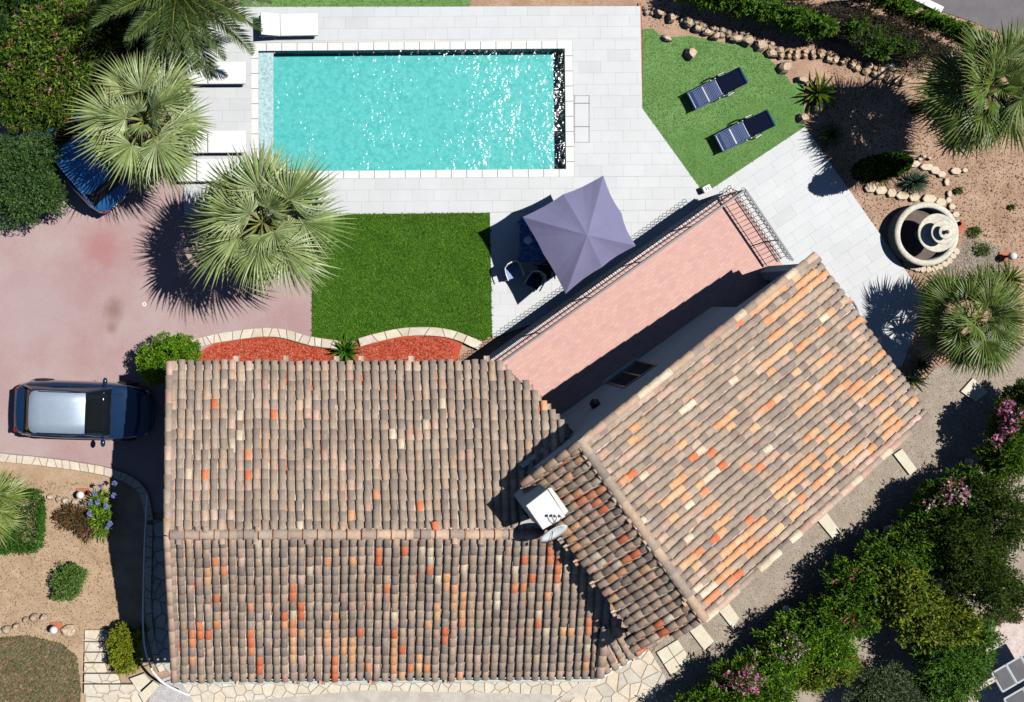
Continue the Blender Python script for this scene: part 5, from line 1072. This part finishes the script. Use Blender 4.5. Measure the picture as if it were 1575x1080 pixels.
rosette('aloe', 'sprawling aloe with narrow green leaves beside the roof corner', 'plant', 1405, 585, .62, .35, 26, [alb(100, 124, 78, .7), alb(74, 100, 58, .7), alb(140, 150, 110, .7)], 7, wd=.07, lo=0, curve=.3)
rosette('aloe', 'second clump of strappy leaves at the end of the paved walkway', 'plant', 1418, 560, .5, .3, 22, [alb(80, 104, 62, .7), alb(60, 84, 46, .7)], 8, wd=.06, lo=0, curve=.3)
rosette('lavender_grass', 'grey leaved tuft at the root of the cypress tree', 'plant', 1372, 268, .34, .3, 70, [alb(150, 140, 120, .7), alb(110, 104, 84, .7)], 9, wd=.015)
# agapanthus and the spiky brown shrub
bush('agapanthus', 'agapanthus with pale blue globe flowers beside the shadow edge', 'plant', [(152, 800, 16, 30, .7), (150, 772, 12, 16, .6)], .7, 0 + 500, .26, [alb(120, 160, 50), alb(84, 126, 40)], 80, wr=.12)
ag = thing('agapanthus_flowers', 'loose group of blue globe flower heads on stalks left of the house shadow', 'flowers', W(150, 790))
o = W(150, 790)
for x, y in ((155, 747), (146, 759), (139, 773), (150, 772), (163, 779), (138, 790), (166, 810), (176, 744), (175, 762), (169, 806)):
    p = W(x, y, .85) - o; MB().tube([(p.x * .9, p.y * .9, 0), (p.x, p.y, .85)], .008, 4).make('stalk', M['twig'], ag); sp = MB(); r_ = random.Random(x)
    for k in range(34):
        d = Vector((r_.gauss(0, 1), r_.gauss(0, 1), r_.gauss(0, 1))).normalized(); s = d.cross(Vector((.3, .5, .8))).normalized() * .014
        q = p + Vector((0, 0, .85 - p.z)); sp.add([q, q + d * .085 + s, q + d * .10, q + d * .085 - s], [(0, 1, 2, 3)])
    sp.make('flower_head', M['leaf'], ag, tint=alb(150, 160, 235))
bush('spiky_shrub', 'brown tinged spiky shrub with reddish tips on the sandy bed', 'plant', [(120, 800, 34, 30, .6), (102, 796, 22, 18, .5), (135, 812, 22, 20, .6)], .6, 700, .22, [alb(96, 100, 66, .6), alb(74, 78, 50, .6), alb(120, 108, 84, .6), alb(140, 74, 60, .6)], 10, wr=.13, twigs=40)
# grouped dry palm debris
for (x, y, a, lab) in ((1395, 95, .2, 'fallen dry palm frond below the hedge by the road'), (1385, 108, -.2, 'second fallen dry palm frond near the leaning post'), (1402, 150, .8, 'fallen dry palm frond between the palm shadow and rubble wall')):
    o = bpy.data.objects.new('fallen_frond', FDm); COL.objects.link(o); c = W(x, y, .1); o.location = (c.x, c.y, .12); o.rotation_euler = (0, 0, a + 3.1); tag(o, lab, 'palm frond')
# ============================================================ FURNITURE, CARS AND SMALL THINGS
def frame(px, py, z, dx, dy):                    # rotation whose local +X follows an image direction
    return math.atan2(-dy, dx)
# --- cars
def car(label, px, py, z_ref, heading, L_, Wd, Ht, paint, roof, seed, trim):
    c = W(px, py, z_ref); root = thing('parked_car', label, 'car', (c.x, c.y, -.02), heading)
    hw = Wd / 2; hl = L_ / 2
    def loft(stations, name, mat, parent=root, cap=True):
        V = []; F = []; n = len(stations[0])
        for s in stations: V += s
        for i in range(len(stations) - 1):
            for k in range(n - 1): F.append((i * n + k, i * n + k + 1, (i + 1) * n + k + 1, (i + 1) * n + k))
        if cap: F.append(tuple(range(n))); F.append(tuple(range(len(V) - 1, len(V) - n - 1, -1)))
        o = mk(name, V, F, mat, parent, True)
        return o
    # body shell: x stations from rear to front: (x, half width, belt height, bottom)
    st = [(-hl, .50, .74, .42), (-hl + .04, .68, .84, .36), (-hl + .16, .84, .92, .28), (-hl + .5, .96, .97, .24), (-.9, 1.0, .97, .22), (0, 1.0, .95, .22), (.75, .99, .93, .22), (hl - 1.25, .98, .93, .22), (hl - .8, .96, .90, .24), (hl - .4, .88, .84, .26), (hl - .16, .74, .74, .30), (hl - .04, .56, .62, .38), (hl, .42, .52, .42)]
    S_ = []
    for x, w, b_, lo in st:
        w *= hw; zt = b_ * Ht / 1.62; S_.append([(x, -w * .90, lo), (x, -w, lo + .12), (x, -w * 1.0, zt * .62), (x, -w * .975, zt * .86), (x, -w * .91, zt), (x, -w * .80, zt + .03), (x, -w * .4, zt + .06), (x, 0, zt + .07), (x, w * .4, zt + .06), (x, w * .80, zt + .03), (x, w * .91, zt), (x, w * .975, zt * .86), (x, w, zt * .62), (x, w, lo + .12), (x, w * .90, lo)])
    body = loft(S_, 'body', paint)
    zb = .95 * Ht / 1.62; zr = Ht
    # greenhouse
    xr, xf = -hl + .34, .92; tr, tf = -hl + .75, .18
    gh = []
    for x, w, z in ((xr, .84, zb), (xr + .2, .80, zb + .3), (tr, .74, zr - .05), (tr + .3, .72, zr), (-.3, .725, zr + .02), (tf, .69, zr - .03), (tf + .38, .75, zb + .27), (xf, .82, zb)):
        w *= hw; zz0 = zb - .02
        gh.append([(x, -w - (z - zb) * -.0 - .06 * 1, zz0) if False else (x, -hw * .86, zz0), (x, -hw * .85 + (z - zb) * .16, zb + (z - zb) * .5), (x, -w * .98, z - .02 if z > zb + .1 else z), (x, -w * .5, z + .02), (x, 0, z + .025), (x, w * .5, z + .02), (x, w * .98, z - .02 if z > zb + .1 else z), (x, hw * .85 - (z - zb) * .16, zb + (z - zb) * .5), (x, hw * .86, zz0)])
    loft(gh, 'cabin', M['glass'])
    # roof panel
    rp = []
    for x, w, z in ((tr - .10, .52, zr - .06), (tr - .04, .66, zr - .03), (tr + .06, .715, zr + .0), (tr + .3, .735, zr + .03), (-.3, .735, zr + .045), (tf - .12, .71, zr + .01), (tf + .02, .69, zr - .02)):
        w *= hw; rp.append([(x, -w, z - .03), (x, -w * .97, z), (x, -w * .5, z + .022), (x, 0, z + .028), (x, w * .5, z + .022), (x, w * .97, z), (x, w, z - .03)])
    loft(rp, 'roof', roof, cap=False)
    for s in (-1, 1):                             # pillars, rails
        MB().tube([(xf, s * hw * .82, zb + .03), (tf + .4, s * hw * .775, zb + .33), (tf, s * hw * .71, zr + .0), (-.3, s * hw * .745, zr + .03), (tr, s * hw * .755, zr - .02), (xr + .1, s * hw * .81, zb + .2), (xr, s * hw * .84, zb + .03)], .035, 6).make('roof_pillar', paint, root)
        MB().tube([(tf - .1, s * hw * .70, zr + .03), (tf - .2, s * hw * .70, zr + .07), (tr + .3, s * hw * .70, zr + .07), (tr + .2, s * hw * .70, zr + .03)], .014, 5).make('roof_rail', trim, root)
        m = MB().box(.66, .72, s * (hw - .12), s * (hw + .02), zb + .06, zb + .11).sphere((.70, s * (hw + .05), zb + .1), .11, 10, 6, .75, 1.2, .62).make('mirror', paint, root, True)
        MB().box(hl - .42, hl - .16, s * hw * .60 - .16, s * hw * .60 + .16, .60 * Ht / 1.62 + .06, .72 * Ht / 1.62 + .02).make('headlight', M['lamp_clear'], root)
        MB().rbox(-hl + .02, -hl + .12, s * hw * .66 - .14, s * hw * .66 + .06, .60, .86 * Ht / 1.62, .03).make('tail_light', M['lamp_red'], root)
        for wx in (-hl + .85, hl - .9):
            w = MB().lathe([(.12, -.11), (.30, -.11), (.34, -.08), (.34, .08), (.30, .11), (.12, .11)], 20).make('wheel', M['rubber'], root); w.location = (wx, s * (hw - .10), .34); w.rotation_euler = (math.pi / 2, 0, 0)
            k = MB().lathe([(0, .1), (.1, .11), (.21, .09), (.22, .06)], 12).make('rim', M['rim'], w)
    MB().tube([(xf + .02, -.5, zb + .05), (xf - .02, -.05, zb + .09)], .012, 4).make('wiper', M['rubber'], root)
    MB().tube([(xf + .02, .1, zb + .05), (xf - .02, .55, zb + .09)], .012, 4).make('wiper', M['rubber'], root)
    MB().box(-hl - .01, -hl + .02, -.26, .26, .55, .66).make('number_plate', M['white'], root)
    # bonnet creases
    for s in (-1, 1):
        MB().tube([(xf + .05, s * hw * .62, zb + .045), (hl - .9, s * hw * .60, zb * .99 - .0), (hl - .45, s * hw * .50, zb * .93)], .010, 4).make('bonnet_crease', paint, root)
    return root
M['lamp_clear'] = simple('headlamp_glass', (.35, .38, .42), .08, .3, .8)
M['lamp_red'] = simple('tail_lamp', (.35, .01, .015), .15, 0, .7)
M['rim'] = simple('alloy_rim', (.35, .36, .38), .3, .9)
M['paint_dark'] = simple('dark_blue_paint', (.014, .045, .12), .2, .3, .6, 1.0)
M['paint_glare'] = simple('roof_sun_glare', (.46, .56, .68), .42, .45, .6, .5)  # sun glare put into the roof colour; the car is dark blue throughout
M['paint_blue'] = simple('metallic_blue_paint', (.03, .17, .44), .25, .3, .6, 1.0)
hd = math.atan2(-.035, 1)
car('dark blue estate car with sun glare coloured onto its roof, nose in the house shadow', 128, 632, .8, hd, 4.45, 1.86, 1.60, M['paint_dark'], M['paint_glare'], 1, M['iron'])
car('metallic blue car half hidden under the silvery fan palm', 117, 233, .8, math.atan2(.755, -.656), 4.2, 1.78, 1.5, M['paint_blue'], M['paint_blue'], 2, M['iron'])
# --- white sun loungers
def white_lounger(label, x0, x1, yc, raised):
    c = W((x0 + x1) / 2, yc, .35); root = thing('sun_lounger', label, 'sun lounger', (c.x, c.y, 0), math.radians(1.0 if raised else .3), 'white sun loungers left of the pool'); L_ = (x1 - x0) / 47.5; w = .36; h = L_ / 2
    for sx in (-1, 1):
        for sy in (-1, 1): MB().box(sx * (h - .12) - .025, sx * (h - .12) + .025, sy * (w - .03) - .025, sy * (w - .03) + .025, 0, .28).make('leg', M['white'], root)
    f = MB(); f.box(-h, h, -w, -w + .05, .24, .30); f.box(-h, h, w - .05, w, .24, .30); f.box(-h, -h + .05, -w + .05, w - .05, .24, .30); f.box(h - .05, h, -w + .05, w - .05, .24, .30); f.make('frame', M['white'], root)
    xs = -h + .68
    MB().rbox(xs + .01, h, -w, w, .30, .355, .015).make('mattress', M['white'], root)
    R_ = Matrix.Translation((xs, 0, .31)) @ Matrix.Rotation(math.radians(22 if raised else 0), 4, 'Y')
    MB().rbox(-.66, -.01, -w, w, -.01, .045, .015, R_).make('backrest', M['white'], root)
    if raised:
        MB().box(-h, -h + .10, -w + .1, w - .1, .1, .13).make('crossbar', M['rail_grey'], root)
        for s in (-1, 1): MB().tube([(xs - .35, s * (w - .08), .42), (xs - .45, s * (w - .08), .2)], .012, 5).make('back_support', M['rail_grey'], root)
    return root
white_lounger('white sun lounger along the top of the pool with a frond lying over it', 398, 489, 38, True)
white_lounger('white sun lounger at the left of the pool, upper one of three under the palms', 287, 378, 112, False)
white_lounger('white sun lounger at the left of the pool, directly below the upper one', 287, 378.5, 218, False)
white_lounger('white sun lounger mostly hidden under the palm beside the driveway corner', 270, 352, 262, False)
# --- blue slatted loungers
M['navy'] = simple('navy_plastic', (.012, .055, .20), .5, 0, .3)
M['navy_dark'] = simple('navy_frame', (.008, .014, .05), .35, 0, .5)
def blue_lounger(label, px, py, rz):
    c = W(px, py, .4); root = thing('slatted_lounger', label, 'sun lounger', (c.x, c.y, 0), rz, 'blue slatted loungers on the green turf'); w = .31
    for s in (-1, 1):
        MB().tube([(-.95, s * w, .36), (.25, s * w, .36)], .028, 6).make('side_rail', M['navy'], root)
        MB().tube([(.12, s * (w + .02), .36), (.12, s * (w + .06), .52), (.28, s * (w + .08), .56), (.52, s * (w + .07), .56), (.62, s * (w + .02), .42)], .026, 6).make('armrest', M['navy_dark'], root)
        for x in (-.72, .45): MB().box(x - .03, x + .03, s * w - .03, s * w + .03, 0, .36).make('leg', M['navy_dark'], root)
        for x in (.02, .2): MB().sphere((x, s * (w + .02), .42), .028, 8, 5).make('hinge_cap', M['white'], root, True)
    n = 20
    for k in range(n):
        x = -.93 + 1.14 * k / n
        if k == 10: continue
        z = .37 - (.05 * max(0, (3 - k)) / 3) + .012 * math.sin(k * .9)
        R_ = Matrix.Translation((x, 0, z)) @ Matrix.Rotation(math.radians(9 * max(0, 3 - k) * -1), 4, 'Y')
        MB().rbox(0, .047, -w + .03, w - .03, 0, .018, .006, R_).make('slat', M['navy'], root)
    MB().box(-.90, .22, -w + .03, w - .03, .345, .362).make('seat_panel', M['navy_dark'], root); root.scale = (.88, .95, .95)
    Rb = Matrix.Translation((.24, 0, .37)) @ Matrix.Rotation(math.radians(-33), 4, 'Y')
    MB().box(0, .86, -w + .0, -w + .04, -.01, .03, Rb).make('back_frame', M['navy_dark'], root); MB().box(0, .86, w - .04, w, -.01, .03, Rb).make('back_frame', M['navy_dark'], root); MB().box(.02, .84, -w + .04, w - .04, -.012, -.002, Rb).make('back_panel', M['navy_dark'], root)
    for k in range(12): MB().rbox(.02 + k * .068, .02 + k * .068 + .056, -w + .04, w - .04, 0, .02, .006, Rb).make('back_slat', M['navy_dark'], root)
    MB().rbox(.84, .90, -w + .0, w - .0, -.01, .04, .01, Rb).make('head_bar', M['navy'], root)
    return root
blue_lounger('navy slatted lounger on the turf, the upper left of the pair', 1099, 138, math.atan2(43, 84))
blue_lounger('navy slatted lounger on the turf, the lower right of the pair', 1141, 203, math.atan2(43, 84))
# --- parasol
um = thing('parasol', 'lavender grey square parasol open over the dining set', 'parasol', W(900, 366)); uo = W(900, 366)
zc = 2.15; apex = W(903, 362, 2.95) - uo; cor_ = [W(928, 270, zc + .1), W(978, 378, zc), W(870, 452, zc), W(804, 334, zc)]; mid_ = [W(956, 328, zc + .12), W(926, 411, zc + .12), W(836, 391, zc + .12), W(866, 299, zc + .15)]
V = []; F = []; rim = []
for k in range(4): rim += [cor_[k] - uo, mid_[k] - uo]
n = len(rim); seg = 7; cols_ = []
for k in range(n):
    a, b_ = rim[k], rim[(k + 1) % n]
    for j in range(4):
        t = j / 4; e = a.lerp(b_, t); sag = math.sin(math.pi * t) * .04
        for i in range(seg + 1):
            q = i / seg; p = apex.lerp(e, q); out = sag * q
            p = p + (apex - e).normalized() * out * 1.3; p.z += .04 * math.sin(math.pi * q) - math.sin(math.pi * t) * .09 * q
            V.append(tuple(p))
N_ = n * 4
for k in range(N_):
    for i in range(seg): F.append((k * (seg + 1) + i, k * (seg + 1) + i + 1, ((k + 1) % N_) * (seg + 1) + i + 1, ((k + 1) % N_) * (seg + 1) + i))
M['canopy'] = pmat('parasol_cloth', alb(148, 146, 182), alb(142, 140, 176), 1.5, .9, spec=.1)
cano = mk('canopy', V, F, M['canopy'], um, False)
for e in rim:
    MB().tube([tuple(apex - Vector((0, 0, .10))), tuple(apex.lerp(e, .5) - Vector((0, 0, .06))), tuple(e - Vector((0, 0, .02)))], .011, 5).make('rib', M['rail_grey'], um)
MB().tube([(apex.x, apex.y, .05), (apex.x, apex.y, 2.86)], .025, 8).make('pole', M['white'], um)
MB().lathe([(0, 2.80), (.05, 2.81), (.04, 2.87), (0, 2.90)], 10, (apex.x, apex.y, 0)).make('finial', M['white'], um, True)
MB().rbox(apex.x - .3, apex.x + .3, apex.y - .3, apex.y + .3, 0, .08, .02).make('base', M['rail_grey'], um)
# --- dining set in the parasol shade
tc = W(848, 368, .7); tb = thing('dining_table', 'dark blue dining table partly hidden under the lavender parasol', 'table', (tc.x, tc.y, 0), math.radians(0))
M['cloth'] = pmat('blue_tablecloth', (.05, .14, .42), (.03, .09, .30), 9, .8, c3=(.3, .42, .6), scale3=7, f3=.5)
MB().rbox(-1.02, .8, -.72, .72, .68, .74, .02).make('tabletop', M['cloth'], tb)
for x in (-.9, .7):
    for y in (-.6, .6): MB().box(x - .03, x + .03, y - .03, y + .03, 0, .68).make('leg', M['navy_dark'], tb)
for i, (x, y, rr_, lab) in enumerate(((812, 370, .13, 'white round plate on the shaded blue table'), (818, 352, .1, 'small white dish on the shaded blue table, nearest its top edge'))):
    p = W(x, y, .745); o = MB().lathe([(0, .0), (rr_ * .7, .0), (rr_, .02), (rr_ * .95, .025), (rr_ * .6, .008), (0, .008)], 20).make('plate', M['white'], None, True, loc=(p.x, p.y, .742)); tag(o, lab, 'plate')
p = W(799, 357, .745); tag(MB().lathe([(0, 0), (.035, 0), (.035, .1), (.03, .1), (.028, .02), (0, .02)], 12).make('cup', simple('pale_blue_cup', (.4, .6, .8), .2), None, True, loc=(p.x, p.y, .742)), 'pale blue cup near the left edge of the shaded table', 'cup')
def arm_chair(label, px, py, rz, cm, shell):
    c = W(px, py, .45); root = thing('garden_chair', label, 'chair', (c.x, c.y, 0), rz, None)
    MB().rbox(-.23, .23, -.23, .23, .40, .44, .01).make('seat', cm, root)
    for sx in (-1, 1):
        for sy in (-1, 1): MB().tube([(sx * .2, sy * .2, .40), (sx * .25, sy * .25, 0)], .018, 5).make('leg', shell, root)
    pts = [(-.27, .24, .66), (-.27, .0, .66), (-.25, -.18, .74), (-.15, -.27, .84), (0, -.30, .86), (.15, -.27, .84), (.25, -.18, .74), (.27, .0, .66), (.27, .24, .66)]
    MB().tube(pts, .022, 6).make('arm_and_back_rail', shell, root)
    bk = MB()
    for i in range(len(pts) - 3):
        a = Vector(pts[i + 1]); b_ = Vector(pts[i + 2]); bk.add([a, b_, (b_.x * .85, b_.y * .85, .44), (a.x * .85, a.y * .85, .44)], [(0, 1, 2, 3)])
    bk.make('backrest', shell, root); return root
arm_chair('pale blue garden chair with a white back at the left of the shade', 788, 417, math.radians(200), simple('pale_blue_plastic', (.22, .34, .6), .5), M['white'])
arm_chair('dark garden chair with one white arm in the parasol shadow', 822, 432, math.radians(150), M['navy_dark'], M['white'])
arm_chair('dark blue chair tucked against the left side of the shaded table', 838, 418, math.radians(180), M['navy_dark'], M['navy_dark'])
# --- fountain
fx = thing('stone_fountain', 'pale stone tiered fountain in a round basin on the bare soil', 'fountain', W(1424.5, 360.5, 0)); fx.location.x = 980 * 35.55 / 1692; fx.location.y = 102 * 35.55 / 1692
M['fstone'] = pmat('pale_fountain_stone', (.80, .78, .68), (.66, .62, .52), 7, .8, c3=(.42, .36, .28), scale3=18, f3=.45, bump=.5, bscale=30)
MB().lathe([(.98, -.07), (1.0, .1), (.97, .34), (1.04, .38), (1.04, .46), (.98, .50), (.88, .50), (.85, .46), (.84, .12)], 48).make('basin_wall', M['fstone'], fx, True)
MB().lathe([(.845, .12), (0, .12)], 32).make('basin_floor', pmat('damp_basin', (.10, .07, .06), (.16, .12, .10), 5, .7), fx)
MB().lathe([(.20, .12), (.14, .2), (.10, .5), (.12, .8), (.2, .9)], 20).make('pedestal', M['fstone'], fx, True)
MB().lathe([(.08, .86), (.35, .90), (.58, .98), (.62, 1.02), (.60, 1.045), (.54, 1.03), (.30, .96), (.1, .94)], 36).make('lower_bowl', M['fstone'], fx, True)
MB().lathe([(.09, .94), (.07, 1.1), (.10, 1.22)], 16).make('upper_pedestal', M['fstone'], fx, True)
MB().lathe([(.06, 1.18), (.22, 1.22), (.35, 1.30), (.38, 1.34), (.36, 1.355), (.2, 1.27), (.05, 1.25)], 32).make('upper_bowl', M['fstone'], fx, True)
MB().lathe([(.05, 1.25), (.06, 1.38), (.20, 1.46), (.23, 1.50), (.20, 1.51), (.06, 1.47), (.05, 1.55), (.07, 1.60), (.03, 1.66), (0, 1.70)], 24).make('top_cup', M['fstone'], fx, True)
MB().lathe([(.03, 1.52), (.05, 1.56), (.02, 1.62), (0, 1.62)], 10, (-.02, -.01, 0)).make('finial', M['twig'], fx, True)
# --- globe lamps
M['globe'] = simple('opal_globe', (.82, .86, .84), .25)
def globe(px, py, label, h=.38, r=.13):
    c = W(px, py, h); root = thing('globe_lamp', label, 'garden lamp', (c.x, c.y, -.05), group='white globe garden lamps')
    MB().lathe([(.09, 0), (.07, .04), (.04, .06), (.035, h - .1), (.06, h - .08)], 10).make('post', M['terracotta'], root)
    MB().sphere((0, 0, h), r, 18, 10).make('globe', M['globe'], root, True)
    if px < 200 or px > 1540: MB().rbox(-.2, .2, -.16, .16, 0, .03, .01).make('base_tile', M['terracotta'], root)
globe(1559, 394, 'white globe garden lamp on the gravel right of the fountain')
globe(82, 970, 'white globe garden lamp beside the flat rock in the bottom left')
globe(123, 762, 'white globe garden lamp above the spiky brown shrub')
globe(1491, 711, 'globe garden lamp in the hedge shadow near the right flowers')
globe(1366, 815, 'globe garden lamp in the hedge shadow below the second stepping slab')
globe(1211, 938, 'globe garden lamp in the hedge shadow beside the white flowered shrub')
# --- leaning post
a = W(1334, 132, .2); b_ = W(1367, 105, 1.8)
lp = thing('leaning_post', 'slanting blue grey metal post in the upper garden shadow', 'post', (a.x, a.y, 0))
MB().tube([(0, 0, -.05), (b_.x - a.x, b_.y - a.y, 1.8)], .045, 8, r2=.03).make('shaft', M['rail_grey'], lp)
MB().tube([(b_.x - a.x, b_.y - a.y, 1.8), (b_.x - a.x + .12, b_.y - a.y + .1, 1.85)], .06, 8).make('head', M['white'], lp)
# --- irrigation stake group and white bits near cypress stones
for i, (x, y, lab) in enumerate(((1415, 245, 'white stone, left one of the small group above the edging'), (1421, 241, 'white stone, middle one of the small group above the edging'), (1429, 243, 'white stone, right one of the small group above the edging'))):
    boulder(x, y, 5, 4, .12, .3, lab, 'white_stone', 'stone', z=-.06, tn=(1.2, 1.22, 1.25))
# --- floodlight at the turf tip
fl_ = thing('floodlight', 'small white floodlight box at the lower tip of the green turf', 'floodlight', W(1083, 291), math.radians(25))
MB().rbox(-.14, .14, -.12, .10, .05, .26, .02).make('housing', M['white'], fl_); MB().box(-.05, -.02, -.06, .06, .262, .268).make('label_mark', M['iron'], fl_); MB().box(.02, .05, -.06, .04, .262, .268).make('label_mark', M['iron'], fl_)
MB().box(-.17, .17, -.01, .01, 0, .12).make('bracket', M['iron'], fl_)
# --- drain
dr = MB().lathe([(0, -.01), (.03, -.01), (.03, .008), (.075, .008), (.075, 0)], 20).make('drain_cover', M['coping'], None, loc=W(222, 468, 0) + Vector((0, 0, -.012)), tint=(.95, .95, .95)); tag(dr, 'small round white drain cover set in the pink driveway', 'drain')
# --- curved handrail
hr = thing('curved_handrail', 'long white curved handrail following the path left of the house', 'handrail', W(222, 930)); ho = W(222, 930)
hp = smooth_line([(227, 762), (223, 830), (221, 900), (220, 960), (223, 998), (234, 1032)], 8); P_ = [W(x, y, .95) - ho for x, y in hp]
for p in P_: p.z = .95
MB().tube(P_, .032, 8).make('rail', M['white'], hr, True)
hp2 = smooth_line([(234, 1032), (248, 1048), (268, 1060), (292, 1070)], 6); P2_ = [W(x, y, .95) - ho for x, y in hp2]
MB().tube(P2_, .045, 8).make('end_rail', M['white'], hr, True)
for x, y in ((224, 800), (221, 870), (220, 940), (225, 1000), (236, 1034), (266, 1059)):
    p = W(x, y, .95) - ho; MB().tube([(p.x, p.y, 0), (p.x, p.y, .95)], .016, 6).make('post', M['white'], hr)
# --- curved green railing and green corner
gr = thing('curved_railing', 'short dark curved railing poking out behind the roof edge', 'railing', W(1308, 480)); go = W(1308, 480)
cp = [W(x, y, .95) - go for x, y in ((1304, 462), (1311, 464), (1316, 471), (1319, 479), (1322, 492))]
MB().tube(cp, .035, 6).make('rail', M['green_rail'], gr)
for k in range(5):
    p = cp[0].lerp(cp[-1], k / 4); p = cp[k]; MB().tube([(p.x, p.y, 0), (p.x, p.y, .95)], .012, 4).make('baluster', M['white'], gr)
# --- neighbour panels
sheet('pale_gravel_yard', pp([(1525, 960), (1640, 930), (1700, 1000), (1540, 1120), (1500, 1100)]), -.03, pmat('white_gravel', alb(250, 238, 232), alb(232, 214, 206), 5, .95, c3=alb(190, 150, 136), scale3=16, f3=.4, bump=.6))
sp = thing('panel_array', 'grey flat panels in white frames at the lower right corner', 'solar panels', W(1560, 1030, .8)); so_ = W(1560, 1030, .8); so_z = .8
M['panel'] = pmat('grey_panel', (.10, .10, .115), (.08, .08, .09), 3, .45, spec=.5)
du = Vector((43, -25)); dv = Vector((25, 43)); du.normalize(); dv.normalize()
def pane_(x, y, l, w_):
    c = [(x, y), (x + du.x * l, y + du.y * l), (x + du.x * l + dv.x * w_, y + du.y * l + dv.y * w_), (x + dv.x * w_, y + dv.y * w_)]
    pts = [W(a_, b2, .8) - so_ for a_, b2 in c]; o = MB().prism([(p.x, p.y) for p in pts], -.05, 0.0).make('panel', M['panel'], sp)
    cc = sum(pts, Vector()) / 4; inn_ = [cc + (p - cc) * 1.035 for p in pts]; 
    for i in range(4):
        MB().tube([inn_[i], inn_[(i + 1) % 4]], .028, 4).make('frame_bar', M['white'], o)
for k in range(3): pane_(1526 + du.x * 26 * k, 1036 + du.y * 26 * k, 24, 32)
for k in range(3): pane_(1545 + du.x * 34 * k, 1076 + du.y * 34 * k, 32, 40)
for k in range(3): MB().box(-.6 + k * .6, -.55 + k * .6, -.3, -.25, -.85, -.05).make('support', M['white'], sp)
